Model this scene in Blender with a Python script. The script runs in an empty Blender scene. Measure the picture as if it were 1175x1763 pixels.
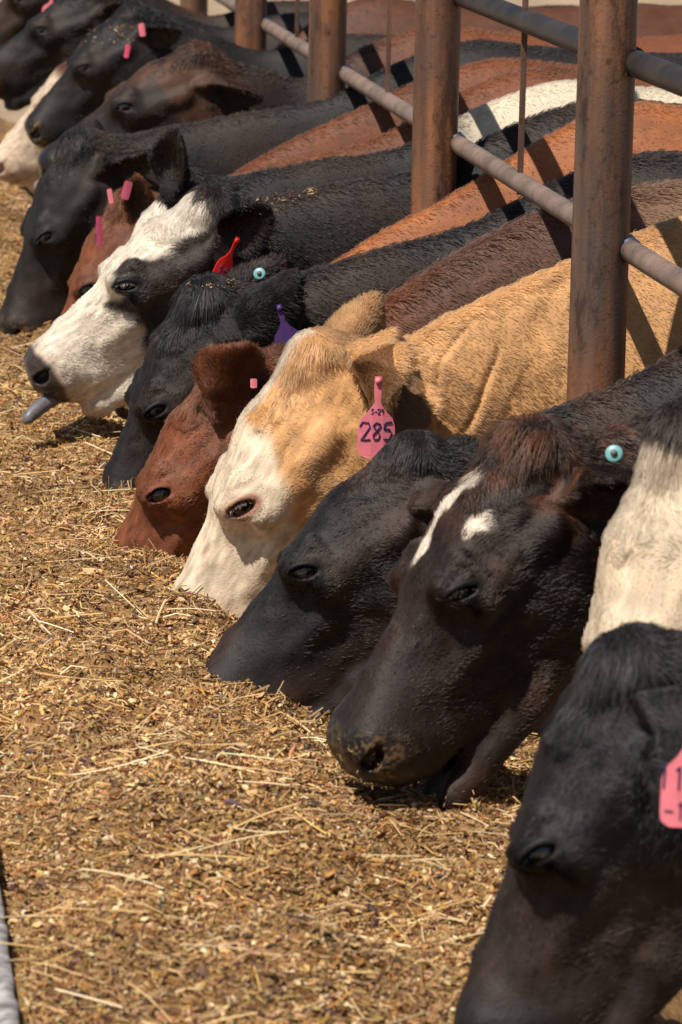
import bpy, math, random
import numpy as np
from mathutils import Vector, Matrix

# ------------------------------------------------------------------ camera
W0, H0 = 1175.0, 1763.0
FPX = 7100.0                                   # focal length in photo pixels
CAM = np.array([-1.285, 0.0, 1.77])
PITCH = math.atan(1302 / FPX)
YAW = math.atan(940 / (FPX / math.cos(PITCH)))
ROLL = math.radians(1.3)
Fv = np.array([math.cos(PITCH) * math.sin(YAW), math.cos(PITCH) * math.cos(YAW), -math.sin(PITCH)])
Rv = np.array([math.cos(YAW), -math.sin(YAW), 0.0])
Uv = np.cross(Rv, Fv)
Rv, Uv = Rv * math.cos(ROLL) + Uv * math.sin(ROLL), Uv * math.cos(ROLL) - Rv * math.sin(ROLL)
scene = bpy.context.scene
cd = bpy.data.cameras.new("camera")
cam = bpy.data.objects.new("camera", cd)
scene.collection.objects.link(cam)
cam.location = CAM
cam.rotation_euler = Matrix(np.stack([Rv, Uv, -Fv], 1).tolist()).to_euler()
cd.sensor_fit = 'HORIZONTAL'
cd.sensor_width = 24.0
cd.lens = 24.0 * FPX / W0
cd.clip_start, cd.clip_end = 0.1, 2000
cd.dof.use_dof = True
cd.dof.focus_distance = 7.3
cd.dof.aperture_fstop = 11.0
scene.camera = cam

# ------------------------------------------------------------------ light
SUN_AZ = (-0.72, -0.69)                        # horizontal direction towards the sun
SUN_EL = math.radians(58)
world = bpy.data.worlds.new("World")
scene.world = world
world.use_nodes = True
nt = world.node_tree
nt.nodes.clear()
sky = nt.nodes.new("ShaderNodeTexSky")
sky.sky_type = 'NISHITA'
sky.sun_disc = False
sky.sun_elevation = SUN_EL
sky.sun_rotation = math.atan2(SUN_AZ[0], SUN_AZ[1])
bg = nt.nodes.new("ShaderNodeBackground")
bg.inputs[1].default_value = 0.056
wo = nt.nodes.new("ShaderNodeOutputWorld")
nt.links.new(sky.outputs[0], bg.inputs[0])
nt.links.new(bg.outputs[0], wo.inputs[0])
sl = bpy.data.lights.new("sun", 'SUN')
sl.energy = 5.0
sl.angle = math.radians(0.5)
sl.color = (1.0, 0.94, 0.85)
sun = bpy.data.objects.new("sun", sl)
scene.collection.objects.link(sun)
_sd = Vector((SUN_AZ[0] * math.cos(SUN_EL), SUN_AZ[1] * math.cos(SUN_EL), math.sin(SUN_EL)))
sun.rotation_euler = _sd.to_track_quat('Z', 'Y').to_euler()
scene.view_settings.view_transform = 'Standard'
scene.view_settings.look = 'None'
scene.view_settings.exposure = 0.15
scene.view_settings.gamma = 1.0
scene.render.engine = 'CYCLES'
scene.cycles.max_bounces = 6
scene.cycles.diffuse_bounces = 3
scene.cycles.glossy_bounces = 3
scene.cycles.transmission_bounces = 4
scene.cycles.use_denoising = True
scene.cycles_curves.shape = 'RIBBONS'

# ------------------------------------------------------------------ helpers
rng = np.random.default_rng(7)


def unit(v):
    v = np.asarray(v, float)
    return v / max(np.linalg.norm(v), 1e-9)


def at(u, v, y):
    """point of the world seen at photo pixel (u, v) in the lane at distance y"""
    d = Fv + (u - W0 / 2) / FPX * Rv - (v - H0 / 2) / FPX * Uv
    return CAM + d * (y / d[1])


def tag(o, label=None, cat=None, group=None, kind=None):
    if label: o["label"] = label
    if cat: o["category"] = cat
    if group: o["group"] = group
    if kind: o["kind"] = kind
    return o


def link(o, parent=None):
    scene.collection.objects.link(o)
    if parent is not None:
        o.parent = parent
        o.matrix_parent_inverse = parent.matrix_world.inverted()
    return o


def empty(name, loc):
    o = bpy.data.objects.new(name, None)
    o.empty_display_size = 0.1
    scene.collection.objects.link(o)
    o.location = loc
    bpy.context.view_layer.update()
    return o


def mesh_obj(name, verts, faces, mat, parent=None, col=None, extra=None, smooth=True):
    """verts (n,3); faces: array (m,k) or list of arrays; coordinates are world coordinates"""
    me = bpy.data.meshes.new(name)
    verts = np.ascontiguousarray(verts, dtype=np.float32)
    if not isinstance(faces, list): faces = [faces]
    faces = [np.asarray(f, dtype=np.int32) for f in faces if len(f)]
    loops = np.concatenate([f.ravel() for f in faces])
    sizes = np.concatenate([np.full(len(f), f.shape[1], np.int32) for f in faces])
    starts = np.concatenate([[0], np.cumsum(sizes)[:-1]]).astype(np.int32)
    me.vertices.add(len(verts)); me.vertices.foreach_set("co", verts.ravel())
    me.loops.add(len(loops)); me.loops.foreach_set("vertex_index", loops)
    me.polygons.add(len(sizes)); me.polygons.foreach_set("loop_start", starts)
    me.polygons.foreach_set("loop_total", sizes)
    me.polygons.foreach_set("use_smooth", np.full(len(sizes), smooth))
    me.update(calc_edges=True)
    if col is not None:
        ca = me.attributes.new("Col", 'FLOAT_COLOR', 'POINT')
        c4 = np.ones((len(verts), 4), np.float32); c4[:, :3] = col
        ca.data.foreach_set("color", c4.ravel())
    for k, v in (extra or {}).items():
        at_ = me.attributes.new(k, 'FLOAT', 'POINT'); at_.data.foreach_set("value", np.asarray(v, np.float32))
    if mat: me.materials.append(mat)
    o = bpy.data.objects.new(name, me)
    return link(o, parent)


class MB:
    def __init__(s): s.v = []; s.f3 = []; s.f4 = []; s.n = 0
    def add(s, v, f):
        f = np.asarray(f) + s.n
        (s.f3 if f.shape[1] == 3 else s.f4).append(f)
        s.v.append(np.asarray(v, float)); s.n += len(v)
    def addm(s, v, fl):
        for f in fl:
            f = np.asarray(f) + s.n
            (s.f3 if f.shape[1] == 3 else s.f4).append(f)
        s.v.append(np.asarray(v, float)); s.n += len(v)
    def box(s, c, h, ax=None):
        ax = np.eye(3) if ax is None else np.array(ax)
        c = np.asarray(c, float)
        sg = np.array([[x, y, z] for x in (-1, 1) for y in (-1, 1) for z in (-1, 1)], float)
        s.add(c + (sg * np.asarray(h)) @ ax, [[0, 1, 3, 2], [4, 6, 7, 5], [0, 4, 5, 1], [2, 3, 7, 6], [0, 2, 6, 4], [1, 5, 7, 3]])
    def tube(s, pts, r, seg=16, cap=True):
        pts = np.asarray(pts, float); n = len(pts)
        r = np.full(n, r) if np.isscalar(r) else np.asarray(r)
        t = np.gradient(pts, axis=0); t /= np.linalg.norm(t, axis=1)[:, None]
        up = np.array([0, 0, 1.0]) if abs(t[0][2]) < .9 else np.array([1.0, 0, 0])
        V = []
        for i in range(n):
            a = unit(np.cross(up, t[i])); b = np.cross(t[i], a); up = b if abs(t[0][2]) < .9 else up
            th = np.arange(seg) * 2 * math.pi / seg
            V.append(pts[i] + r[i] * (np.cos(th)[:, None] * a + np.sin(th)[:, None] * b))
        F = []
        for i in range(n - 1):
            for k in range(seg):
                k2 = (k + 1) % seg
                F.append([i * seg + k, i * seg + k2, (i + 1) * seg + k2, (i + 1) * seg + k])
        V = np.concatenate(V); fl = [F]
        if cap:
            V = np.concatenate([V, pts[:1], pts[-1:]])
            fl.append([[k, len(V) - 2, (k + 1) % seg] for k in range(seg)] +
                      [[(n - 1) * seg + (k + 1) % seg, len(V) - 1, (n - 1) * seg + k] for k in range(seg)])
        s.addm(V, fl)
    def build(s, name, mat, parent=None, smooth=True, col=None):
        fs = [np.concatenate(f) for f in (s.f3, s.f4) if f]
        return mesh_obj(name, np.concatenate(s.v), fs, mat, parent, smooth=smooth, col=col)


def vnoise(p, scale, seed=0):
    """value noise in 0..1"""
    q = np.asarray(p, np.float64) / scale + seed * 17.31 + 1000
    i = np.floor(q).astype(np.int64); f = q - i; f = f * f * (3 - 2 * f)
    def h(ix, iy, iz):
        n = (ix * 374761393 + iy * 668265263 + iz * 2147483647 + seed * 1274126177) & 0xFFFFFFFF
        n = ((n ^ (n >> 13)) * 1274126177) & 0xFFFFFFFF
        return ((n ^ (n >> 16)) & 0xFFFF) / 65535.0
    r = 0
    for dx in (0, 1):
        for dy in (0, 1):
            for dz in (0, 1):
                w = (f[:, 0] if dx else 1 - f[:, 0]) * (f[:, 1] if dy else 1 - f[:, 1]) * (f[:, 2] if dz else 1 - f[:, 2])
                r = r + w * h(i[:, 0] + dx, i[:, 1] + dy, i[:, 2] + dz)
    return r


def sstep(e0, e1, x):
    t = np.clip((x - e0) / (e1 - e0), 0, 1)
    return t * t * (3 - 2 * t)


def nodes_mat(name):
    m = bpy.data.materials.new(name)
    m.use_nodes = True
    n = m.node_tree
    n.nodes.clear()
    out = n.nodes.new("ShaderNodeOutputMaterial")
    return m, n, out


def N(nt, typ, **kw):
    n = nt.nodes.new(typ)
    for k, v in kw.items():
        if k in n.inputs: n.inputs[k].default_value = v
        else: setattr(n, k, v)
    return n


def simple_mat(name, col, rough=0.6, var=0.0, scale=30, bump=0.0, spec=0.4, metal=0.0, coat=0.0):
    m, n, out = nodes_mat(name)
    b = N(n, "ShaderNodeBsdfPrincipled")
    b.inputs["Roughness"].default_value = rough
    b.inputs["Specular IOR Level"].default_value = spec
    b.inputs["Metallic"].default_value = metal
    b.inputs["Coat Weight"].default_value = coat
    tc = N(n, "ShaderNodeTexCoord")
    no = N(n, "ShaderNodeTexNoise"); no.inputs["Scale"].default_value = scale; no.inputs["Detail"].default_value = 6
    n.links.new(tc.outputs["Object"], no.inputs["Vector"])
    cr = N(n, "ShaderNodeValToRGB")
    c = np.array(col)
    cr.color_ramp.elements[0].position = .3; cr.color_ramp.elements[1].position = .7
    cr.color_ramp.elements[0].color = (*np.clip(c * (1 - var), 0, 1), 1)
    cr.color_ramp.elements[1].color = (*np.clip(c * (1 + var), 0, 1), 1)
    n.links.new(no.outputs[0], cr.inputs[0]); n.links.new(cr.outputs[0], b.inputs["Base Color"])
    if bump:
        bp = N(n, "ShaderNodeBump"); bp.inputs["Strength"].default_value = bump; bp.inputs["Distance"].default_value = .002
        n.links.new(no.outputs[0], bp.inputs["Height"]); n.links.new(bp.outputs[0], b.inputs["Normal"])
    n.links.new(b.outputs[0], out.inputs[0])
    return m


# ------------------------------------------------------------------ materials
def attr_mat(name, rough, bump_scale=0, bump=0.0, wet=False, spec=.3, trans=0.0, jitter=0.0):
    m, n, out = nodes_mat(name)
    b = N(n, "ShaderNodeBsdfPrincipled"); b.inputs["Roughness"].default_value = rough
    b.inputs["Specular IOR Level"].default_value = spec
    a = N(n, "ShaderNodeAttribute"); a.attribute_name = "Col"
    n.links.new(a.outputs["Color"], b.inputs["Base Color"])
    if bump:
        tc = N(n, "ShaderNodeTexCoord")
        no = N(n, "ShaderNodeTexNoise"); no.inputs["Scale"].default_value = bump_scale; no.inputs["Detail"].default_value = 5
        bp = N(n, "ShaderNodeBump"); bp.inputs["Strength"].default_value = bump; bp.inputs["Distance"].default_value = .002
        n.links.new(tc.outputs["Object"], no.inputs["Vector"])
        n.links.new(no.outputs[0], bp.inputs["Height"]); n.links.new(bp.outputs[0], b.inputs["Normal"])
    if wet:
        w = N(n, "ShaderNodeAttribute"); w.attribute_name = "wet"
        mr = N(n, "ShaderNodeMapRange"); mr.inputs["To Min"].default_value = rough; mr.inputs["To Max"].default_value = .33
        n.links.new(w.outputs["Fac"], mr.inputs["Value"]); n.links.new(mr.outputs[0], b.inputs["Roughness"])
    if trans:
        t = N(n, "ShaderNodeBsdfTranslucent"); mx = N(n, "ShaderNodeMixShader"); mx.inputs[0].default_value = trans
        n.links.new(a.outputs["Color"], t.inputs[0])
        n.links.new(b.outputs[0], mx.inputs[1]); n.links.new(t.outputs[0], mx.inputs[2]); n.links.new(mx.outputs[0], out.inputs[0])
    else:
        n.links.new(b.outputs[0], out.inputs[0])
    return m


M_SKIN = attr_mat("hide", .62, 220, .5, wet=True)
M_BITS = attr_mat("chaff", .6, spec=.35, trans=.0)


def hair_mat():
    m, n, out = nodes_mat("coat_hair")
    a = N(n, "ShaderNodeAttribute"); a.attribute_name = "Col"
    nr = N(n, "ShaderNodeAttribute"); nr.attribute_name = "nrm"
    h = N(n, "ShaderNodeBsdfHairPrincipled")
    h.parametrization = 'COLOR'
    h.inputs["Roughness"].default_value = .30
    h.inputs["Radial Roughness"].default_value = .6
    h.inputs["Random Roughness"].default_value = .2
    b = N(n, "ShaderNodeBsdfPrincipled")
    b.inputs["Roughness"].default_value = .5
    b.inputs["Specular IOR Level"].default_value = .25
    n.links.new(a.outputs["Color"], h.inputs["Color"])
    n.links.new(a.outputs["Color"], b.inputs["Base Color"])
    n.links.new(nr.outputs["Vector"], b.inputs["Normal"])
    mx = N(n, "ShaderNodeMixShader"); mx.inputs[0].default_value = .45
    n.links.new(b.outputs[0], mx.inputs[1]); n.links.new(h.outputs[0], mx.inputs[2])
    n.links.new(mx.outputs[0], out.inputs[0])
    return m


M_HAIR = hair_mat()
M_EYE = simple_mat("wet_eye", (.012, .007, .005), .06, spec=.7, coat=.6)
M_TONGUE = simple_mat("tongue_grey", (.13, .12, .13), .4, .3, 60, .3)


def rust_mat(name, cols, rough=.55, scale=9, rings=False):
    m, n, out = nodes_mat(name)
    b = N(n, "ShaderNodeBsdfPrincipled")
    tc = N(n, "ShaderNodeTexCoord")
    mp = N(n, "ShaderNodeMapping"); mp.inputs["Scale"].default_value = (1, 1, .28) if not rings else (1, 1, 1)
    n.links.new(tc.outputs["Object"], mp.inputs[0])
    n1 = N(n, "ShaderNodeTexNoise"); n1.inputs["Scale"].default_value = scale; n1.inputs["Detail"].default_value = 9; n1.inputs["Roughness"].default_value = .68
    n.links.new(mp.outputs[0], n1.inputs["Vector"])
    cr = N(n, "ShaderNodeValToRGB")
    cr.color_ramp.elements[0].position = .30; cr.color_ramp.elements[0].color = (*cols[0], 1)
    cr.color_ramp.elements[1].position = .72; cr.color_ramp.elements[1].color = (*cols[3], 1)
    for p, c in ((.45, cols[1]), (.58, cols[2])):
        e = cr.color_ramp.elements.new(p); e.color = (*c, 1)
    n.links.new(n1.outputs[0], cr.inputs[0])
    if not rings:                                       # long vertical runs and worn dark patches
        m3 = N(n, "ShaderNodeMapping"); m3.inputs["Scale"].default_value = (1, 1, .06)
        n.links.new(tc.outputs["Object"], m3.inputs[0])
        s3 = N(n, "ShaderNodeTexNoise"); s3.inputs["Scale"].default_value = 34; s3.inputs["Detail"].default_value = 4
        n.links.new(m3.outputs[0], s3.inputs["Vector"])
        q3 = N(n, "ShaderNodeValToRGB"); q3.color_ramp.elements[0].position = .38; q3.color_ramp.elements[0].color = (.55, .52, .52, 1)
        q3.color_ramp.elements[1].position = .64; q3.color_ramp.elements[1].color = (1.25, 1.1, .95, 1)
        n.links.new(s3.outputs[0], q3.inputs[0])
        m4 = N(n, "ShaderNodeMix"); m4.data_type = 'RGBA'; m4.blend_type = 'MULTIPLY'; m4.inputs[0].default_value = .9
        n.links.new(cr.outputs[0], m4.inputs[6]); n.links.new(q3.outputs[0], m4.inputs[7])
        n4 = N(n, "ShaderNodeTexNoise"); n4.inputs["Scale"].default_value = 17; n4.inputs["Detail"].default_value = 10; n4.inputs["Roughness"].default_value = .75
        n.links.new(mp.outputs[0], n4.inputs["Vector"])
        q4 = N(n, "ShaderNodeValToRGB"); q4.color_ramp.elements[0].position = .40; q4.color_ramp.elements[0].color = (.30, .29, .30, 1)
        q4.color_ramp.elements[1].position = .47; q4.color_ramp.elements[1].color = (1, 1, 1, 1)
        n.links.new(n4.outputs[0], q4.inputs[0])
        m5 = N(n, "ShaderNodeMix"); m5.data_type = 'RGBA'; m5.blend_type = 'MULTIPLY'; m5.inputs[0].default_value = .8
        n.links.new(m4.outputs[2], m5.inputs[6]); n.links.new(q4.outputs[0], m5.inputs[7])
        base_col = m5.outputs[2]
    else:
        base_col = cr.outputs[0]
    n2 = N(n, "ShaderNodeTexNoise"); n2.inputs["Scale"].default_value = 55; n2.inputs["Detail"].default_value = 5; n2.inputs["Roughness"].default_value = .7
    n.links.new(tc.outputs["Object"], n2.inputs["Vector"])
    r2 = N(n, "ShaderNodeValToRGB")
    r2.color_ramp.elements[0].position = .30; r2.color_ramp.elements[0].color = (.30, .28, .27, 1)
    r2.color_ramp.elements[1].position = .44; r2.color_ramp.elements[1].color = (1, 1, 1, 1)
    n.links.new(n2.outputs[0], r2.inputs[0])
    mx = N(n, "ShaderNodeMix"); mx.data_type = 'RGBA'; mx.blend_type = 'MULTIPLY'; mx.inputs[0].default_value = .8
    n.links.new(base_col, mx.inputs[6]); n.links.new(r2.outputs[0], mx.inputs[7])
    colout = mx.outputs[2]
    if rings:
        wv = N(n, "ShaderNodeTexWave"); wv.bands_direction = 'Y'; wv.inputs["Scale"].default_value = 1.9; wv.inputs["Distortion"].default_value = 9
        wv.inputs["Detail"].default_value = 3; wv.inputs["Detail Scale"].default_value = 2
        n.links.new(tc.outputs["Object"], wv.inputs["Vector"])
        r3 = N(n, "ShaderNodeValToRGB"); r3.color_ramp.elements[0].position = .2; r3.color_ramp.elements[0].color = (1, 1, 1, 1)
        r3.color_ramp.elements[1].position = .95; r3.color_ramp.elements[1].color = (.86, .84, .83, 1)
        n.links.new(wv.outputs[1], r3.inputs[0])
        m2 = N(n, "ShaderNodeMix"); m2.data_type = 'RGBA'; m2.blend_type = 'MULTIPLY'; m2.inputs[0].default_value = 1
        n.links.new(colout, m2.inputs[6]); n.links.new(r3.outputs[0], m2.inputs[7]); colout = m2.outputs[2]
    n.links.new(colout, b.inputs["Base Color"])
    b.inputs["Roughness"].default_value = rough
    b.inputs["Specular IOR Level"].default_value = .45
    bp = N(n, "ShaderNodeBump"); bp.inputs["Strength"].default_value = .5; bp.inputs["Distance"].default_value = .0015
    n3 = N(n, "ShaderNodeTexNoise"); n3.inputs["Scale"].default_value = 190; n3.inputs["Detail"].default_value = 4
    n.links.new(tc.outputs["Object"], n3.inputs["Vector"])
    n.links.new(n3.outputs[0], bp.inputs["Height"]); n.links.new(bp.outputs[0], b.inputs["Normal"])
    n.links.new(b.outputs[0], out.inputs[0])
    return m


M_POST = rust_mat("rusted_pipe", [(.085, .075, .075), (.15, .085, .058), (.22, .10, .052), (.40, .16, .045)], .5)
M_RAIL = rust_mat("dusty_rail", [(.11, .080, .066), (.19, .135, .108), (.25, .175, .138), (.27, .155, .10)], .6, 7, True)
M_TOPRAIL = rust_mat("dark_rail", [(.014, .014, .017), (.024, .021, .022), (.045, .034, .031), (.09, .05, .036)], .5, 7, True)
M_ROD = rust_mat("rod_rust", [(.08, .05, .04), (.12, .07, .05), (.15, .08, .055), (.2, .1, .06)], .6)
M_BLUE = simple_mat("blue_paint", (.025, .045, .10), .5, .3)
M_WELD = simple_mat("weld_bead", (.30, .26, .22), .5, .4, 200, .6)

# ------------------------------------------------------------------ ground, bunk
def grid_mesh(xs, ys, zf):
    X, Y = np.meshgrid(xs, ys, indexing='ij')
    P = np.stack([X.ravel(), Y.ravel(), np.zeros(X.size)], 1)
    P[:, 2] = zf(P)
    nx, ny = len(xs), len(ys)
    idx = np.arange(nx * ny).reshape(nx, ny)
    F = np.stack([idx[:-1, :-1], idx[1:, :-1], idx[1:, 1:], idx[:-1, 1:]], -1).reshape(-1, 4)
    return P, F


def dirt_mat():
    m, n, out = nodes_mat("pen_dirt")
    b = N(n, "ShaderNodeBsdfPrincipled"); b.inputs["Roughness"].default_value = .95
    tc = N(n, "ShaderNodeTexCoord")
    a = N(n, "ShaderNodeTexNoise"); a.inputs["Scale"].default_value = 1.3; a.inputs["Detail"].default_value = 10; a.inputs["Roughness"].default_value = .7
    n.links.new(tc.outputs["Object"], a.inputs["Vector"])
    cr = N(n, "ShaderNodeValToRGB")
    cr.color_ramp.elements[0].position = .3; cr.color_ramp.elements[0].color = (.26, .18, .11, 1)
    cr.color_ramp.elements[1].position = .7; cr.color_ramp.elements[1].color = (.42, .31, .20, 1)
    n.links.new(a.outputs[0], cr.inputs[0]); n.links.new(cr.outputs[0], b.inputs["Base Color"])
    bp = N(n, "ShaderNodeBump"); bp.inputs["Distance"].default_value = .03
    n.links.new(a.outputs[0], bp.inputs["Height"]); n.links.new(bp.outputs[0], b.inputs["Normal"])
    n.links.new(b.outputs[0], out.inputs[0])
    return m


gx = np.concatenate([np.linspace(-400, -12, 12), np.linspace(-10, 20, 60), np.linspace(24, 400, 12)])
gy = np.concatenate([np.linspace(-60, 0, 8), np.linspace(1, 60, 90), np.linspace(70, 900, 14)])
P, F = grid_mesh(gx, gy, lambda p: (vnoise(p * [1, 1, 0], 2.5, 3) - .5) * .08 * (np.abs(p[:, 0]) < 100) - .03)
tag(mesh_obj("ground", P, F, dirt_mat()), kind="structure")


def feed_z(p):
    p = np.asarray(p, float).copy(); p[:, 2] = 0
    x = p[:, 0]
    z = .268 + .074 * sstep(-.48, -.70, x + (vnoise(p, .25, 8) - .5) * .14) + (vnoise(p, .33, 1) - .5) * .058 + (vnoise(p, .12, 2) - .5) * .052
    z += (vnoise(p, .045, 5) - .5) * .020 + (vnoise(p, .016, 6) - .5) * .010
    z -= .055 * sstep(-.86, -1.04, x)
    z -= .08 * sstep(-.30, -.10, x)
    return z


def feed_mat():
    m, n, out = nodes_mat("feed_base")
    b = N(n, "ShaderNodeBsdfPrincipled"); b.inputs["Roughness"].default_value = .85
    tc = N(n, "ShaderNodeTexCoord")
    a = N(n, "ShaderNodeTexNoise"); a.inputs["Scale"].default_value = 70; a.inputs["Detail"].default_value = 8; a.inputs["Roughness"].default_value = .75
    n.links.new(tc.outputs["Object"], a.inputs["Vector"])
    cr = N(n, "ShaderNodeValToRGB")
    cr.color_ramp.elements[0].position = .34; cr.color_ramp.elements[0].color = (.10, .048, .018, 1)
    cr.color_ramp.elements[1].position = .68; cr.color_ramp.elements[1].color = (.46, .26, .09, 1)
    n.links.new(a.outputs[0], cr.inputs[0]); n.links.new(cr.outputs[0], b.inputs["Base Color"])
    bp = N(n, "ShaderNodeBump"); bp.inputs["Distance"].default_value = .006; bp.inputs["Strength"].default_value = .9
    n.links.new(a.outputs[0], bp.inputs["Height"]); n.links.new(bp.outputs[0], b.inputs["Normal"])
    n.links.new(b.outputs[0], out.inputs[0])
    return m


ys = [3.9]
while ys[-1] < 17: ys.append(ys[-1] + .0016 * ys[-1])
P, F = grid_mesh(np.arange(-1.043, -.03, .008), np.array(ys), feed_z)
feed = tag(mesh_obj("feed_bed", P, F, feed_mat()), "golden brown chopped feed heaped along the bunk in front of the cattle", "cattle feed", kind="stuff")


def scatter_pos(n):
    y = 4.0 * (16.0 / 4.0) ** rng.random(n)
    x = rng.uniform(-1.038, -.12, n)
    # drop what the frame never shows (left of the picture far away)
    u = -333 + (x + 1.285) * 7200 / y
    k = (u > -70) & (u < 1200)
    p = np.stack([x[k], y[k], np.zeros(k.sum())], 1)
    p[:, 2] = feed_z(p)
    return p


def rand_rot(n, tilt):
    az = rng.uniform(0, 2 * math.pi, n); el = rng.normal(0, tilt, n)
    e1 = np.stack([np.cos(az) * np.cos(el), np.sin(az) * np.cos(el), np.sin(el)], 1)
    t = rng.normal(0, 1, (n, 3)) * .7 + [0, 0, 1]
    e2 = np.cross(t, e1); e2 /= np.linalg.norm(e2, axis=1)[:, None]
    e3 = np.cross(e1, e2)
    return e1, e2, e3


def shards(p, L, Wd, T, tilt):
    """little bent slivers: 3 sections of 3 vertices"""
    n = len(p); e1, e2, e3 = rand_rot(n, tilt)
    bend = rng.normal(0, .12, n)
    V = np.zeros((n, 9, 3))
    for i, s in enumerate((-1, 0, 1)):
        wv = Wd * (1 if s == 0 else rng.uniform(.3, .9, n))
        c = p + e1 * (s * L / 2)[:, None] + e3 * (bend * L * (1 - s * s))[:, None]
        V[:, i * 3] = c + e2 * (wv / 2)[:, None]
        V[:, i * 3 + 1] = c - e2 * (wv / 2)[:, None]
        V[:, i * 3 + 2] = c + e3 * T[:, None]
    q = []
    for i in (0, 3):
        for a, b in ((0, 1), (1, 2), (2, 0)):
            q.append([i + a, i + b, i + 3 + b, i + 3 + a])
    Q = (np.array(q)[None] + (np.arange(n) * 9)[:, None, None]).reshape(-1, 4)
    Tt = (np.array([[0, 2, 1], [6, 7, 8]])[None] + (np.arange(n) * 9)[:, None, None]).reshape(-1, 3)
    return V.reshape(-1, 3), Q, Tt


PAL = np.array([(.50, .30, .10), (.38, .20, .065), (.24, .115, .035), (.62, .42, .17), (.56, .37, .12), (.14, .065, .025),
                (.34, .25, .09), (.74, .58, .30), (.44, .21, .05), (.07, .045, .03), (.50, .32, .14)])


def pal_cols(n, w):
    w = np.array(w, float); w /= w.sum()
    c = PAL[rng.choice(len(PAL), n, p=w)] * [.97, .94, 1.08] * rng.uniform(.75, 1.25, (n, 1))
    return np.clip(c + rng.normal(0, .012, (n, 3)), .01, .9)


VV, QQ, TT, CC, base = [], [], [], [], 0


def add_bits(v, q, t, c, per):
    global base
    pp = v[::per] * [1, 1, 0]
    c = np.clip(c * (.50 + .62 * vnoise(pp, .15, 71) + .46 * vnoise(pp, .045, 72))[:, None], .01, .9)
    VV.append(v); QQ.append(q + base); TT.append(t + base); CC.append(np.repeat(c, per, 0)); base += len(v)


# fine chaff
p = scatter_pos(230000); n = len(p); k = p[:, 1] / 6.5
p[:, 2] += rng.uniform(-.002, .006, n)
v, q, t = shards(p, rng.lognormal(-4.75, .45, n) * k ** .3, rng.lognormal(-6.1, .4, n), rng.uniform(.0006, .002, n), .45)
add_bits(v, q, t, pal_cols(n, [2.6, 3, 3.2, 1.2, 1.3, 2.6, .9, .5, .7, 1.3, 1.7]), 9)
# leafy flakes and husks
p = scatter_pos(26000); n = len(p)
p[:, 2] += rng.uniform(0, .007, n)
v, q, t = shards(p, rng.lognormal(-4.3, .4, n), rng.lognormal(-5.1, .4, n), rng.uniform(.0008, .002, n), .35)
add_bits(v, q, t, pal_cols(n, [2, 3, 3, 1, .6, 2, 1, .5, 1.2, 1.3, 1]), 9)
# straws
p = scatter_pos(7000); n = len(p)
p[:, 2] += rng.uniform(.002, .012, n)
v, q, t = shards(p, rng.lognormal(-3.55, .45, n), rng.uniform(.0013, .0032, n), rng.uniform(.0008, .002, n), .22)
add_bits(v, q, t, pal_cols(n, [2, 1, .4, 3, 3, .3, 1.4, 2, .8, .2, 1]), 9)
# kernels of grain
ico_v = np.array([(0, 0, 1), (1, 0, 0), (0, 1, 0), (-1, 0, 0), (0, -1, 0), (0, 0, -1)], float)
ico_f = np.array([(0, 1, 2), (0, 2, 3), (0, 3, 4), (0, 4, 1), (5, 2, 1), (5, 3, 2), (5, 4, 3), (5, 1, 4)])
# one subdivision for round kernels
def subdiv(v, f):
    v = list(map(tuple, v)); out = []; cache = {}
    def mid(a, b):
        kk = (min(a, b), max(a, b))
        if kk not in cache:
            cache[kk] = len(v); v.append(tuple(unit(np.array(v[a]) + np.array(v[b]))))
        return cache[kk]
    for a, b, c in f:
        ab, bc, ca = mid(a, b), mid(b, c), mid(c, a)
        out += [(a, ab, ca), (ab, b, bc), (ca, bc, c), (ab, bc, ca)]
    return np.array(v), np.array(out)
kv, kf = subdiv(ico_v, ico_f)
p = scatter_pos(11000); n = len(p)
p[:, 2] += rng.uniform(-.001, .005, n)
e1, e2, e3 = rand_rot(n, .5)
r = rng.lognormal(-5.55, .28, (n, 3)) * [1.2, .9, .75]
kvj = kv[None] * rng.uniform(.75, 1.15, (n, len(kv), 1))
v = p[:, None] + kvj[:, :, :1] * (e1 * r[:, :1])[:, None] + kvj[:, :, 1:2] * (e2 * r[:, 1:2])[:, None] + kvj[:, :, 2:] * (e3 * r[:, 2:])[:, None]
add_bits(v.reshape(-1, 3), np.zeros((0, 4), int), (kf[None] + (np.arange(n) * len(kv))[:, None, None]).reshape(-1, 3),
         pal_cols(n, [1.5, .6, .2, 4, 2, .1, .3, 3, .8, .1, 2]), len(kv))
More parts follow.
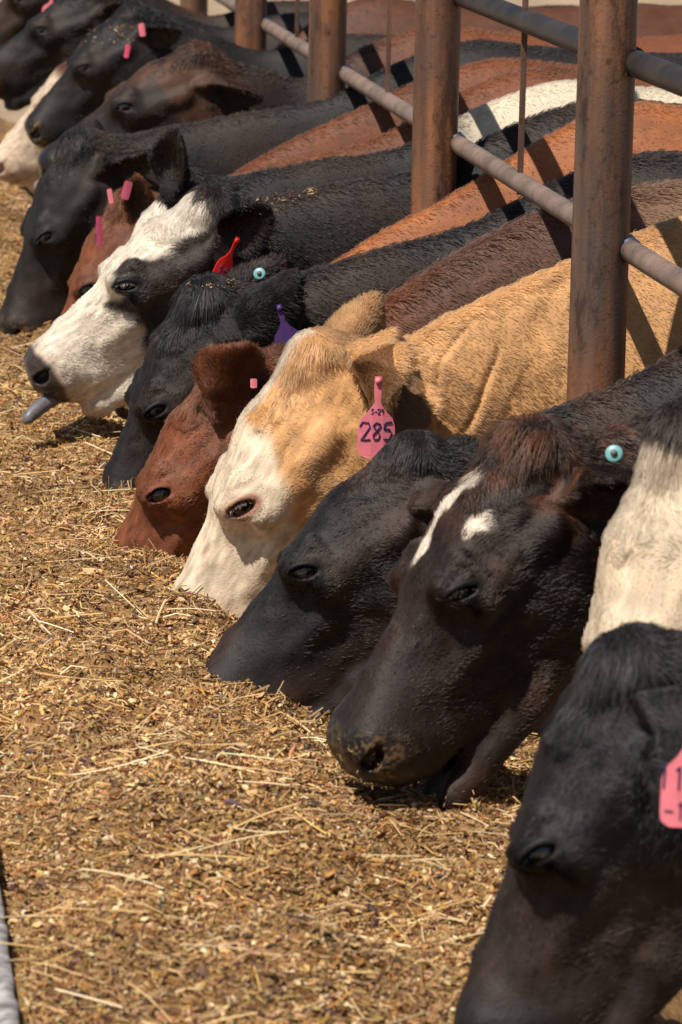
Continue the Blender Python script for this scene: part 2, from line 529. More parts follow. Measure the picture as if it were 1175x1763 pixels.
# long curved stems
def stems(p, L, wd, curl, lift, az=None):
    n = len(p); S = 8
    az = rng.uniform(0, 2 * math.pi, n) if az is None else az
    k = rng.normal(0, curl, n)
    s = np.linspace(-.5, .5, S)
    ang = az[:, None] + k[:, None] * s[None]
    dx, dy = np.cos(ang), np.sin(ang)
    X = np.cumsum(dx, 1) / S * L[:, None]; Y = np.cumsum(dy, 1) / S * L[:, None]
    X -= X.mean(1)[:, None]; Y -= Y.mean(1)[:, None]
    Z = lift[:, None] * (1 - (2 * s[None]) ** 2) + rng.normal(0, .15, n)[:, None] * s[None] * L[:, None]
    C = np.stack([p[:, :1] + X, p[:, 1:2] + Y, p[:, 2:] + Z], -1)
    side = np.stack([-dy, dx, np.zeros_like(dx)], -1)
    up = np.array([0, 0, 1.0])
    w = wd[:, None, None]
    V = np.stack([C + side * w / 2, C - side * w / 2, C + up * w * .5], 2)       # n,S,3,3
    q = []
    for i in range(S - 1):
        for a, b in ((0, 1), (1, 2), (2, 0)):
            q.append([i * 3 + a, i * 3 + b, i * 3 + 3 + b, i * 3 + 3 + a])
    Q = (np.array(q)[None] + (np.arange(n) * S * 3)[:, None, None]).reshape(-1, 4)
    T = (np.array([[0, 2, 1], [S * 3 - 3, S * 3 - 2, S * 3 - 1]])[None] + (np.arange(n) * S * 3)[:, None, None]).reshape(-1, 3)
    return V.reshape(-1, 3), Q, T, S * 3
p = scatter_pos(1100); n = len(p)
p[:, 2] += rng.uniform(.004, .012, n)
v, q, t, per = stems(p, rng.lognormal(-2.75, .4, n), rng.uniform(.0012, .0028, n), .38, rng.normal(0, .0025, n))
add_bits(v, q, t, pal_cols(n, [2, 1, .3, 3, 3, .2, 2, 2, .6, .1, 1]), per)
p = scatter_pos(480); n = len(p)
p[:, 2] += rng.uniform(.006, .016, n)
v, q, t, per = stems(p, rng.uniform(.07, .17, n), rng.uniform(.0018, .0036, n), .14, rng.normal(0, .002, n))
add_bits(v, q, t, pal_cols(n, [.5, .3, 0, 3, 3, 0, 1.2, 4, .4, 0, .5]), per)
# stalks standing up out of the feed in front of the muzzles
NOSES = np.array([(400, 1165, 6.3), (470, 1200, 6.3), (300, 1050, 6.9), (350, 1085, 6.9), (215, 985, 7.4), (180, 880, 7.9), (215, 890, 7.9), (60, 560, 9.6), (850, 1600, 4.6), (520, 1225, 6.2), (240, 1000, 7.35)])
ni = rng.integers(0, len(NOSES), 130)
pp = np.stack([at(u + du, v, y)[0] * np.ones(1) for (u, v, y), du in zip(NOSES[ni], rng.normal(0, 30, 130))])[:, 0]
p = np.stack([pp, NOSES[ni, 2] + rng.normal(0, .05, 130), np.zeros(130)], 1); p[:, 2] = feed_z(p) + .01
v, q, t = shards(p, rng.uniform(.02, .06, 130), rng.uniform(.0018, .0035, 130), rng.uniform(.001, .002, 130), .8)
add_bits(v, q, t, pal_cols(130, [2, 1, .5, 3, 3, 0, 1.5, 2, .5, 0, 1]), 9)
chaff = mesh_obj("feed_chaff", np.concatenate(VV), [np.concatenate(QQ), np.concatenate(TT)], M_BITS, None, col=np.concatenate(CC), smooth=False)
tag(chaff, "loose straw, chaff and grain kernels scattered over the feed in the bunk", "chaff", kind="stuff")

# feed bunk: grey rim along the left, floor, rear kerb under the fence
bunk = tag(empty("feed_bunk", (-.55, 8, 0)), "grey weathered feed bunk with a pale outer face holding the chopped feed", "feed bunk")
M_RIM = simple_mat("bunk_rim_grey", (.27, .25, .245), .9, .75, 38, 1.0)
M_CONC = simple_mat("bunk_concrete", (.38, .35, .31), .85, .25, 6, .6)
M_WHITE = simple_mat("bunk_white", (.62, .64, .66), .6, .12, 9, .3)
yy = np.linspace(2.5, 17, 900)
prof = [(-1.044, .20), (-1.044, .308), (-1.046, .314), (-1.056, .316), (-1.068, .314), (-1.072, .308), (-1.072, .20)]
V = []; wob = (vnoise(np.stack([yy, yy * 0, yy * 0], 1), .045, 19) - .5) * .005 + (vnoise(np.stack([yy, yy * 0, yy * 0], 1), .9, 9) - .5) * .004
for i, y in enumerate(yy):
    for (x, z) in prof: V.append((x + wob[i], y, z + wob[i] * .6))
k = len(prof)
Fq = [[i * k + j, i * k + j + 1, (i + 1) * k + j + 1, (i + 1) * k + j] for i in range(len(yy) - 1) for j in range(k - 1)]
mesh_obj("rim", np.array(V), np.array(Fq), M_RIM, bunk)
mb = MB(); mb.box((-1.113, 9.75, .150), (.0395, 7.25, .152)); mb.build("outer_wall", M_WHITE, bunk, smooth=False)
mb = MB(); mb.box((-.565, 9.75, .02), (.495, 7.25, .03)); mb.build("floor_slab", M_CONC, bunk, smooth=False)
mb = MB(); mb.box((-.02, 9.75, .13), (.05, 7.25, .15)); mb.build("rear_kerb", M_CONC, bunk, smooth=False)

# ------------------------------------------------------------------ pipe fence
PY = [6.64 + 1.85 * i for i in range(-1, 6)]
fence = tag(empty("pipe_fence", (0, PY[1], 0)), "rusty brown pipe fence with thick posts and two rails above the necks of the cattle", "fence")
for y in PY:
    mb = MB()
    zs = np.linspace(0, 2.1, 40)
    mb.tube(np.stack([0 * zs, 0 * zs + y, zs], 1), .0475, 40)
    mb.build("post", M_POST, fence)
zl, zu = .982, 1.288
RX = .045
for i in range(len(PY) - 1):
    a, b = PY[i] + .022, PY[i + 1] - .022
    mb = MB(); ysr = np.linspace(a + .012, b - .002, 24)
    mb.tube(np.stack([0 * ysr + RX, ysr, zl + 0 * ysr], 1), .0192, 20); r_ = mb.build("rail", M_RAIL, fence)
    mb = MB(); mb.tube([(RX, b - .035, zl + .001), (0, b + .02, zl + .001)], .0165, 16); mb.build("blue_sleeve", M_BLUE, r_) if False else None
    mb = MB(); th = np.linspace(0, 2 * math.pi, 13); mb.tube(np.stack([RX + .018 * np.cos(th), 0 * th + a + .006, zl + .018 * np.sin(th)], 1), .007, 8); mb.build("weld", M_WELD, r_)
    mb = MB(); mb.tube([(RX, b - .004, zl + .004), (RX, b - .012, zl + .004)], .0186, 20); mb.build("blue_sleeve", M_BLUE, r_)
    mb = MB(); mb.tube(np.stack([RX + 0 * ysr, np.linspace(a - .01, b + .01, 24), zu + 0 * ysr], 1), .0222, 20); mb.build("rail", M_TOPRAIL, fence)
    mb = MB(); mb.tube([(RX, a - .004, zu), (RX, a + .012, zu)], .0265, 20); mb.build("weld", M_TOPRAIL, fence)
    ym = (PY[i] + PY[i + 1]) / 2 + .13
    mb = MB(); mb.box((RX, ym, (zl + zu) / 2 + .012), (.0055, .003, (zu - zl) / 2 + .035)); mb.build("tie_rod", M_ROD, fence, smooth=False)

# ------------------------------------------------------------------ implicit modelling
def ell(p, c, r):
    q = p - np.asarray(c); r = np.asarray(r, float)
    k0 = np.sqrt(((q / r) ** 2).sum(-1)); k1 = np.sqrt(((q / r ** 2) ** 2).sum(-1)) + 1e-9
    return k0 * (k0 - 1) / k1


def cap(p, a, b, ra, rb):
    a = np.asarray(a, float); b = np.asarray(b, float); ba = b - a
    h = np.clip(((p - a) @ ba) / (ba @ ba), 0, 1)
    return np.linalg.norm(p - a - h[..., None] * ba, axis=-1) - (ra + (rb - ra) * h)


def smin(a, b, k):
    h = np.clip(.5 + .5 * (b - a) / k, 0, 1)
    return b * (1 - h) + a * h - k * h * (1 - h)


def smax(a, b, k): return -smin(-a, -b, k)


def smooth_table(xs, ys, n=500):
    """monotone-ish cubic through the knots, tabulated"""
    xs = np.asarray(xs, float); ys = np.asarray(ys, float)
    m = np.gradient(ys, xs)
    X = np.linspace(xs[0], xs[-1], n)
    i = np.clip(np.searchsorted(xs, X) - 1, 0, len(xs) - 2)
    h = xs[i + 1] - xs[i]; t = (X - xs[i]) / h
    Y = (2 * t ** 3 - 3 * t ** 2 + 1) * ys[i] + (t ** 3 - 2 * t ** 2 + t) * h * m[i] + (-2 * t ** 3 + 3 * t ** 2) * ys[i + 1] + (t ** 3 - t ** 2) * h * m[i + 1]
    return X, Y


class Loft:
    def __init__(s, xs, top, bot, wt, wb, yc=None, n=2.3):
        s.X, s.top = smooth_table(xs, top); s.bot = smooth_table(xs, bot)[1]
        s.wt = smooth_table(xs, wt)[1]; s.wb = smooth_table(xs, wb)[1]
        s.yc = smooth_table(xs, yc)[1] if yc is not None else None
        s.n = n
    def __call__(s, x, t, l):
        top = np.interp(x, s.X, s.top); bot = np.interp(x, s.X, s.bot)
        wt = np.maximum(np.interp(x, s.X, s.wt), .004); wb = np.maximum(np.interp(x, s.X, s.wb), .004)
        if s.yc is not None: l = l - np.interp(x, s.X, s.yc)
        hh = np.maximum((top - bot) / 2, .004)
        tt = (t - (top + bot) / 2) / hh
        tc = np.clip(tt, -1, 1)
        w = wt * (.5 + .5 * tc) + wb * (.5 - .5 * tc) + .12 * (wt + wb) / 2 * (1 - tc * tc)
        r = (np.abs(tt) ** s.n + np.abs(l / w) ** s.n) ** (1 / s.n)
        f = (r - 1) * np.minimum(hh, w)
        return np.maximum(f, np.maximum(x - s.X[-1], s.X[0] - x))


def surface_nets(F, org, h):
    """isosurface F=0 (inside negative) as quads"""
    S = F < 0
    nx, ny, nz = F.shape
    cnt = np.zeros((nx - 1, ny - 1, nz - 1), np.int8)
    for dx in (0, 1):
        for dy in (0, 1):
            for dz in (0, 1):
                cnt += S[dx:nx - 1 + dx, dy:ny - 1 + dy, dz:nz - 1 + dz]
    act = (cnt > 0) & (cnt < 8)
    ci = np.argwhere(act)
    vid = np.full(act.shape, -1, np.int64); vid[act] = np.arange(len(ci))
    acc = np.zeros((len(ci), 3)); num = np.zeros(len(ci))
    corners = [(a, b, c) for a in (0, 1) for b in (0, 1) for c in (0, 1)]
    val = {c: F[ci[:, 0] + c[0], ci[:, 1] + c[1], ci[:, 2] + c[2]] for c in corners}
    for c in corners:
        for ax in range(3):
            if c[ax] == 0:
                d = list(c); d[ax] = 1; d = tuple(d)
                a, b = val[c], val[d]
                m = (a < 0) != (b < 0)
                t = np.where(m, a / np.where(m, a - b, 1), 0)
                pt = np.array(c, float)[None] + t[:, None] * (np.array(d) - np.array(c))[None]
                acc += pt * m[:, None]; num += m
    V = (ci + acc / num[:, None]) * h + org
    quads = []
    for ax in range(3):
        b, c = (ax + 1) % 3, (ax + 2) % 3
        sl0 = [slice(None)] * 3; sl1 = [slice(None)] * 3
        sl0[ax] = slice(0, -1); sl1[ax] = slice(1, None)
        m = S[tuple(sl0)] != S[tuple(sl1)]
        e = np.argwhere(m)
        e = e[(e[:, b] > 0) & (e[:, c] > 0) & (e[:, b] < F.shape[b] - 1) & (e[:, c] < F.shape[c] - 1)]
        inside0 = S[e[:, 0], e[:, 1], e[:, 2]]
        ob = np.zeros(3, int); ob[b] = 1; oc = np.zeros(3, int); oc[c] = 1
        g = lambda o: vid[tuple((e - o).T)]
        q = np.stack([g(ob + oc), g(oc), g(0 * ob), g(ob)], 1)
        q[~inside0] = q[~inside0][:, ::-1]
        quads.append(q)
    return V, np.concatenate(quads)


# canonical head: a = poll to muzzle, l = sideways, d = up out of the forehead (metres)
KA = [-.07, -.045, -.01, .03, .07, .12, .17, .22, .27, .32, .37, .42, .46, .49, .512, .524]
HEAD = Loft(KA,
            [-.05, -.010, .010, .022, .031, .037, .034, .025, .015, .008, .003, .000, -.004, -.013, -.030, -.060],
            [-.20, -.215, -.235, -.252, -.266, -.272, -.268, -.256, -.240, -.224, -.209, -.196, -.175, -.142, -.112, -.088],
            [.030, .060, .082, .093, .100, .106, .107, .097, .079, .068, .064, .064, .067, .066, .056, .028],
            [.020, .038, .050, .058, .064, .066, .062, .056, .053, .052, .053, .057, .062, .062, .053, .026], n=2.3)
EYE_C = np.array([.228, .081, -.012]); EYE_R = .0256
ECS, ESN = math.cos(math.radians(36)), math.sin(math.radians(36))
STEP = .004
G_LO = np.array([-.17, -.27, -.30]); G_HI = np.array([.57, .27, .15])


def head_field(p, mouth=0.0, lid=.5):
    """p (n,3) = a, l, d"""
    a, l, d = p[:, 0], np.abs(p[:, 1]), p[:, 2]
    q = np.stack([a, l, d], 1)
    f = HEAD(a, d, l)
    # masseter and cheek
    f = smin(f, ell(q, (.11, .056, -.150), (.092, .044, .085)), .035)
    # temple / zygomatic arch running from behind the eye to the ear base
    f = smin(f, cap(q, (.225, .088, -.052), (.070, .092, -.080), .020, .016), .030)
    # orbit and brow
    f = smin(f, ell(q, EYE_C + [-.004, -.012, -.018], (.046, .036, .037)), .028)
    f = smin(f, cap(q, (.245, .076, .008), (.200, .080, .006), .006, .007), .034)
    # forehead dish between brows, slight poll bump
    f = smin(f, ell(q, (-.012, 0, -.018), (.045, .062, .034)), .03)
    # facial crest and hollow below it
    f = smin(f, cap(q, (.245, .072, -.095), (.33, .054, -.088), .014, .010), .025)
    f = smax(f, -ell(q, (.295, .094, -.035), (.05, .018, .022)), .022)
    f = smax(f, -ell(q, (.28, .098, -.145), (.07, .020, .030)), .03)
    # muzzle: broad nose pad, lips, nostril wings
    f = smin(f, ell(q, (.466, .034, -.078), (.056, .040, .066)), .022)
    f = smin(f, ell(q, (.480, .047, -.054), (.030, .022, .028)), .010)
    # lower jaw, opened by rotating it about its hinge
    ca, sa = math.cos(mouth), math.sin(mouth)
    hx, hz = .06, -.10
    aj = hx + (a - hx) * ca - (d - hz) * sa
    dj = hz + (a - hx) * sa + (d - hz) * ca
    j = np.stack([aj, l, dj], 1)
    ex = .035 if mouth > .02 else 0.0
    jaw = cap(j, (.10, .038, -.226), (.30, .030, -.214), .036, .034)
    jaw = smin(jaw, cap(j, (.30, .026, -.222), (.435 + ex, .022, -.196), .028, .026), .02)
    jaw = smin(jaw, ell(j, (.448 + ex, 0, -.190), (.034, .044, .027)), .02)
    if mouth > .02:
        f = smax(f, -ell(q, (.485, 0, -.195), (.082, .12, .026)), .014)
        jaw = smax(jaw, -ell(j, (.455 + ex, 0, -.166), (.060, .036, .012)), .006)
    f = smin(f, jaw, .018 if mouth < .02 else .024)
    if mouth > .02:
        f = smax(f, -ell(q, (.478, 0, -.168 - .2 * mouth), (.085, .11, .0065)), .005)
    # lip line
    if mouth <= .02:
        lip = cap(np.stack([a, l, d], 1), (.355, .078, -.176), (.490, .070, -.140), .0045, .0045)
        f = smax(f, -lip, .006)
    else:
        f = smax(f, -cap(q, (.335, .068, -.182), (.39, .074, -.178), .005, .006), .006)
    # nostrils: comma shaped
    f = smin(f, ell(q, (.478, .058, -.046), (.026, .014, .014)), .010)
    f = smax(f, -ell(q, (.496, .060, -.058), (.019, .020, .0125)), .005)
    f = smax(f, -cap(q, (.470, .074, -.050), (.490, .066, -.056), .004, .008), .004)
    # philtrum
    f = smax(f, -cap(q, (.53, 0, -.065), (.518, 0, -.115), .003, .003), .004)
    # eye opening, lids: the slit slants, inner corner up towards the bridge of the nose
    qr = q - EYE_C
    q = np.stack([EYE_C[0] + qr[:, 0] * ECS + qr[:, 2] * ESN, q[:, 1], EYE_C[2] - qr[:, 0] * ESN + qr[:, 2] * ECS], 1)
    a, d = q[:, 0], q[:, 2]
    th = np.linspace(-1, 1, 7)
    ax_, lx, dx = EYE_C
    hole = ell(q, (ax_ + .002, lx + .026, dx - .002), (.0240, .022, .0085 + .0060 * (1 - lid)))
    for i in range(6):
        def lp(t, up):
            s = .0255 * t
            e = math.sqrt(max(0, 1 - t * t))
            return (ax_ + .002 + s, lx + .0235 - .010 * t * t + (.0035 if up else -.001), dx - .002 + (.0120 if up else -.0100) * e)
        f = smin(f, cap(q, lp(th[i], True), lp(th[i + 1], True), .0052, .0052), .010)
        f = smin(f, cap(q, lp(th[i], False), lp(th[i + 1], False), .0024, .0024), .008)
    f = smax(f, -hole, .003)
    # folds of skin above and under the eye
    fold = np.sin((d - dx) * 520 - (a - ax_) * 60) * .0008 * np.exp(-((a - ax_) / .045) ** 2 - ((np.abs(d - dx) - .026) / .012) ** 2) * (l > .05)
    a, d = p[:, 0], p[:, 2]
    w3 = np.stack([a, l, d], 1)
    bone = (vnoise(w3, .055, 41) - .5) * .0075 + (vnoise(w3, .022, 42) - .5) * .0032
    return f + fold + bone * sstep(.0, .05, a)


GRID_CACHE = {}


def grid_pts(lo, hi, h):
    n = np.ceil((hi - lo) / h).astype(int) + 1
    ax = [lo[i] + h * np.arange(n[i]) for i in range(3)]
    return ax, n


def banded(fn, lo, hi, h, blk=4, margin=1.5):
    """evaluate fn on a regular grid, exactly only near its zero set"""
    n = (np.ceil((hi - lo) / (h * blk)).astype(int)) * blk
    c = n // blk
    cx = [lo[i] + h * blk * (np.arange(c[i]) + .5) for i in range(3)]
    C = np.stack(np.meshgrid(*cx, indexing='ij'), -1).reshape(-1, 3)
    fc = fn(C)
    F = np.repeat(np.repeat(np.repeat(fc.reshape(c), blk, 0), blk, 1), blk, 2)
    near = np.abs(fc) < h * blk * margin
    idx = np.argwhere(near.reshape(c))
    off = np.stack(np.meshgrid(*[np.arange(blk)] * 3, indexing='ij'), -1).reshape(-1, 3)
    I = (idx[:, None] * blk + off[None]).reshape(-1, 3)
    F[I[:, 0], I[:, 1], I[:, 2]] = fn(lo + I * h)
    return F, I


def head_grid(mouth, lid):
    k = (round(mouth, 2), round(lid, 1))
    if k not in GRID_CACHE:
        fn = lambda p: head_field(p, mouth, lid)
        lo = G_LO.copy(); lo[1] = 0 - STEP * 0
        F, I = banded(fn, lo, G_HI, STEP)           # half, then mirrored
        F = np.concatenate([F[:, :0:-1], F], 1)
        GRID_CACHE[k] = F, np.array([G_LO[0], -(F.shape[1] // 2) * STEP, G_LO[2]])
    return GRID_CACHE[k]


COAT_N = [0]


class Ear:
    def __init__(s, base, e1, open_dir, L=.165, w=.047, ref=None):
        s.b = base; s.e1 = unit(e1); o = np.asarray(open_dir, float)
        s.e3 = unit(o - s.e1 * (o @ s.e1)); s.e2 = np.cross(s.e1, s.e3); s.L = L; s.w = w
        s.Ws, s.W = smooth_table([-.15, 0, .12, .35, .6, .82, .95, 1.02], [.45, .52, .72, 1.0, .98, .66, .32, .03])
        s.Ts, s.T = smooth_table([-.15, 0, .15, .3, 1.02], [.032, .027, .018, .011, .007])
    def local(s, p):
        q = p - s.b
        return q @ s.e1, q @ s.e2, q @ s.e3
    def __call__(s, p):
        u, v, t = s.local(p)
        k = u / s.L
        w = np.interp(k, s.Ws, s.W) * s.w; th = np.interp(k, s.Ts, s.T) * (s.w / .047)
        curv = sstep(0, .35, k)
        g = (-.016 + (v * v) / (2 * .034)) * curv - .018 * sstep(.4, 1, k) * (1 - 2 * k) * 0
        ft = (np.abs(t - g)) / np.sqrt(1 + (v / .034) ** 2 * curv) - th
        fl = np.abs(v) - w
        f = smax(ft, fl, .006)
        return np.maximum(f, np.maximum((k - 1.02) * s.L, (-.15 - k) * s.L))


def near_cols(n, base, var, nz, sc=1.0):
    c = np.tile(np.array(base, float), (n, 1))
    return c


class Cow:
    """one animal.  P,N: photo positions of poll and end of nose in lane y; everything else in metres"""
    def __init__(s, P, N, y, dn=0.0, roll=10, ears=None, far_ear=None, far_kw=None, ear_base=(.008, .080, -.085), zf=.90, zw=1.05, scale=None, mouth=0.0, lid=.5,
                 pat=None, fur=26000, bodyfur=9000, by=0.0, tuft=1.0, ear_kw=None, hw=.225, drop=0.0, step=1, xw=.34, nb=None, furlen=1.0):
        s.P = at(P[0], P[1], y); s.Nz = at(N[0], N[1], y + dn); s.y = y
        s.A = unit(s.Nz - s.P)
        lat = np.array([0, -1.0, 0]); lat = unit(lat - s.A * (lat @ s.A)); D = np.cross(s.A, lat)
        r = math.radians(roll)
        s.D = D * math.cos(r) + lat * math.sin(r); s.Lt = lat * math.cos(r) - D * math.sin(r)
        s.scale = scale or np.clip(np.linalg.norm(s.Nz - s.P) / .50, .86, 1.12)
        s.M = np.stack([s.A, s.Lt, s.D])            # rows: world vectors of a, l, d
        s.mouth, s.lid, s.pat, s.fur, s.bodyfur, s.tuft, s.step, s.furlen = mouth, lid, pat, fur, bodyfur, tuft, step, furlen
        ek = ear_kw or {}
        bn = s.w(ear_base); bf = s.w((.008, -.080, -.075))
        e = np.array(ears if ears is not None else (.35, -.85, -.15)); s.e_near = Ear(bn, e, ek.get('open', s.A * .8 + s.Lt * .35), L=ek.get('L', .165) * s.scale, w=ek.get('w', .048) * s.scale)
        e = np.array(far_ear if far_ear is not None else (.35, .85, .05)); s.e_far = Ear(bf, e, (far_kw or {}).get('open', s.A * .8 - s.Lt * .35), L=(far_kw or {}).get('L', .16) * s.scale, w=.046 * s.scale)
        # neck and body, lofted along world x
        O = s.w((.03, 0, -.10)); J = s.w((.09, 0, -.25))
        xs0 = min(O[0], J[0]) - .02
        top0 = s.w((.01, 0, -.03))[2]
        xw = xw
        x0 = O[0]
        xm = (x0 + 0) / 2
        sag = nb or 0.0
        yb = y + by
        X = [x0 - .05, x0, xm, 0.0, xw * .55, xw, .55, .9, 1.25, 1.5, 1.62]
        zt = [O[2] + .0, max(top0, O[2] + .06) - .015, (max(top0, O[2] + .06) + zf) / 2 + .012 - sag, zf, (zf + zw) / 2 + .022, zw, zw - .012, zw - .02, zw - .005, zw - .06, zw - .22]
        j2 = min(J[2], O[2] - .07)
        zb = [O[2] - .05, j2 - .0 , max(j2 - .05, .44), .42, .37, .33, .36, .37, .42, .50, .70]
        wt = [.04, .060, .060, .062, .085, .11, .15, .16, .17, .12, .03]
        wb = [.04, .070, .080, .095, .15, .19, .22, .23, .19, .13, .03]
        yc = [O[1], O[1], (O[1] * .6 + yb * .4), O[1] * .15 + yb * .85, yb, yb, yb, yb, yb, yb, yb]
        k = hw / .225
        wb = [v if i < 3 else v * k for i, v in enumerate(wb)]; wt = [v if i < 3 else v * k for i, v in enumerate(wt)]
        s.body = Loft(X, zt, zb, wt, wb, yc, n=2.15)
        s.x0 = x0; s.yb = yb; s.zw = zw

    def w(s, q):
        a, l, d = q
        return s.P + s.scale * (a * s.A + l * s.Lt + d * s.D)

    def loc(s, p):
        return ((p - s.P) @ s.M.T) / s.scale

    def body_field(s, p):
        f = s.body(p[:, 0], p[:, 2], p[:, 1])
        if s.wr:
            g = (p[:, 0] - p[:, 2] * .42) * 19 + (vnoise(p * [1, 0, 1], .11, 81) - .5) * 2.6
            r_ = np.abs(g - np.round(g)) * 2
            f = f + s.wr * (sstep(.30, .0, r_) - .35) * vnoise(p * [1, 0, 1], .08, 82) * sstep(-.30, -.15, p[:, 0]) * sstep(.16, .02, p[:, 0]) * sstep(.5, .62, p[:, 2])
        return f
    wr = 0.0

    def build(s, name, label, parts_group=None):
        root = tag(empty(name, (s.yb * 0 + .5, s.yb, 0)), label, "cow", "cattle feeding through the fence")
        s.root = root
        F, org = head_grid(s.mouth, s.lid)
        F = F.copy()
        h = STEP
        st = s.step
        if st > 1: F = F[::st, ::st, ::st].copy(); h = STEP * st
        # band where anything can matter: evaluate the neck coarsely, then exactly in its band
        n = np.array(F.shape)
        hs = h * s.scale
        ax = [org[i] + h * np.arange(n[i]) for i in range(3)]
        blk = 4
        cs = [a[::blk] + h * blk * .5 - h * .5 for a in ax]
        C = np.stack(np.meshgrid(*cs, indexing='ij'), -1).reshape(-1, 3)
        W = s.P + (C * s.scale) @ s.M
        cb = s.body_field(W) / s.scale; e1 = s.e_near(W) / s.scale; e2 = s.e_far(W) / s.scale
        up = lambda v: np.repeat(np.repeat(np.repeat(v.reshape([len(c) for c in cs]), blk, 0), blk, 1), blk, 2)[:n[0], :n[1], :n[2]]
        B = up(cb); E1 = up(e1); E2 = up(e2)
        near = (np.abs(B) < h * blk * 1.6 + .05 / s.scale) & (F > -.06)
        def exact(G, m, fn):
            I = np.argwhere(m)
            L_ = org + I * h
            G[m] = fn(s.P + (L_ * s.scale) @ s.M) / s.scale
            return G
        near &= (np.abs(F) < .12) | (np.abs(B) < h * blk * 1.6)
        B = exact(B, near, s.body_field)
        G = smin(F, B, .045)
        for E, ef in ((E1, s.e_near), (E2, s.e_far)):
            E = exact(E, np.abs(E) < h * blk * 1.6 + .01, ef)
            G = smin(G, E, .012)
        V, Q = surface_nets(G, org, h)
        V = s.P + (V * s.scale) @ s.M
        # body, coarse, everything outside the head box
        hb = .016
        lo = np.array([s.body.X[0] - .02, min(s.yb, s.P[1]) - .34, .28]); hi = np.array([1.66, max(s.yb, s.P[1]) + .34, s.zw + .08])
        def bf(p):
            f = s.body_field(p) + .0006
            for (lx, ly) in ((.22, .13), (.22, -.13), (1.32, .13), (1.32, -.13)):
                f = smin(f, cap(p, (lx, s.yb + ly, .06), (lx - .02, s.yb + ly * .9, .5), .034, .075), .05)
            return f
        lo[2] = .0
        FB, _ = banded(bf, lo, hi, hb)
        # cut away what the head mesh already covers
        Vb, Qb = surface_nets(FB, lo, hb)
        lb = s.loc(Vb)
        ghi = org + (n - 1) * h
        inside = np.all((lb > org + 3 * h) & (lb < ghi - 3 * h), axis=1)
        keep = ~np.all(inside[Qb], axis=1)
        Qb = Qb[keep]
        nv = len(V)
        AV = np.concatenate([V, Vb]); AQ = np.concatenate([Q, Qb + nv])
        # normals
        fn = np.cross(AV[AQ[:, 2]] - AV[AQ[:, 0]], AV[AQ[:, 3]] - AV[AQ[:, 1]])
        VN = np.zeros_like(AV)
        for k in range(4): np.add.at(VN, AQ[:, k], fn)
        VN /= np.linalg.norm(VN, axis=1)[:, None] + 1e-12
        info = s.info(AV)
        col = s.colors(AV, info, VN)
        s.mesh = mesh_obj("body", AV, AQ, M_SKIN, root, col=col * s.under, extra={"wet": info['leather']})
        s.hair(AV, AQ, VN, fn)
        for sg in (1, -1):
            mb = MB()
            c = s.w((EYE_C[0] + .001, sg * (EYE_C[1] - .001), EYE_C[2] - .003))
            vv, ff = SPH
            mb.add(c + vv * EYE_R * s.scale, ff)
            mb.build("eye", M_EYE, root)
        return root
    under = .8

    def info(s, p):
        q = s.loc(p); a, l, d = q[:, 0], q[:, 1], q[:, 2]
        lea = sstep(.462, .480, a - .12 * np.clip(-d - .06, 0, 1) + .012 * (vnoise(p, .03, 4) - .5)) * (d > -.14) * (a < .6) * (np.abs(l) < .09)
        lea = np.maximum(lea, sstep(.012, .006, np.abs(ell(np.stack([a, np.abs(l), d], 1), EYE_C + [.002, .02, -.002], (.024, .02, .011)))) * (a > .18) * (a < .27) * .0)
        inner = np.zeros(len(p))
        for E in (s.e_near, s.e_far):
            u, v, t = E.local(p); k = u / E.L
            g = (-.016 + v * v / .068)
            inner = np.maximum(inner, sstep(.0, .003, t - g) * (k > .12) * (k < .9) * (np.abs(v) < .8 * np.interp(k, E.Ws, E.W) * E.w) * (np.abs(t - g) < .02))
        onear = np.zeros(len(p), bool)
        for E in (s.e_near, s.e_far):
            u, v, t = E.local(p); k = u / E.L
            onear |= (k > .12) & (k < 1.06) & (np.abs(v) < 1.1 * np.interp(k, E.Ws, E.W) * E.w + .004) & (np.abs(t) < .05)
        ea = (a - EYE_C[0]) * ECS + (d - EYE_C[2]) * ESN; ed_ = -(a - EYE_C[0]) * ESN + (d - EYE_C[2]) * ECS
        eye = np.sqrt((ea / .031) ** 2 + (ed_ / .017) ** 2) + 9 * (np.abs(l) < .05)
        head = sstep(-.02, .03, a) * sstep(.01, -.02, s.body_field(p) * 0)
        return dict(a=a, l=l, d=d, leather=lea, inner=inner, onear=onear, eye=eye, p=p,
                    n1=vnoise(p, .05, 11), n2=vnoise(p, .018, 12), n3=vnoise(p, .007, 13), n0=vnoise(p, .16, 14),
                    head=(a > -.03) & (a < .6) & (np.abs(l) < .14) & (d > -.27) & ~onear)

    def colors(s, p, I, nrm=None):
        c = s.pat(s, I)
        m = I['leather'][:, None]
        lc = np.array(s.leather_col)[None] * (.7 + .6 * I['n3'][:, None])
        c = c * (1 - m) + lc * m
        inn = I['inner'][:, None] * .85
        q_ = np.stack([I['a'] * .22, I['l'], I['d']], 1); st_ = vnoise(q_, .0055, 91) + .5 * vnoise(q_, .0022, 92) - .75
        c = c * (1 + s.streak * st_ * np.where(I['head'], 1, .45))[:, None]
        c = c * (1 - (.35 * I['onear'])[:, None])  # ears darkened: inner shade put into the colour, with their lusher dark fur
        c = c * (1 - inn) + np.array(s.ear_in)[None] * inn
        e = sstep(1.25, .8, I['eye'])[:, None] * .85
        c = c * (1 - e) + np.array(s.rim_col)[None] * e
        # feed dust on the muzzle
        dm = (sstep(.40, .5, I['a']) * (.35 + .65 * sstep(.05, .03, np.hypot(I['a'] - .495, I['d'] + .06))) * sstep(.52, .62, vnoise(p, .0045, 51)) * sstep(.45, .7, I['n1']) * (I['head']))[:, None] * s.dust
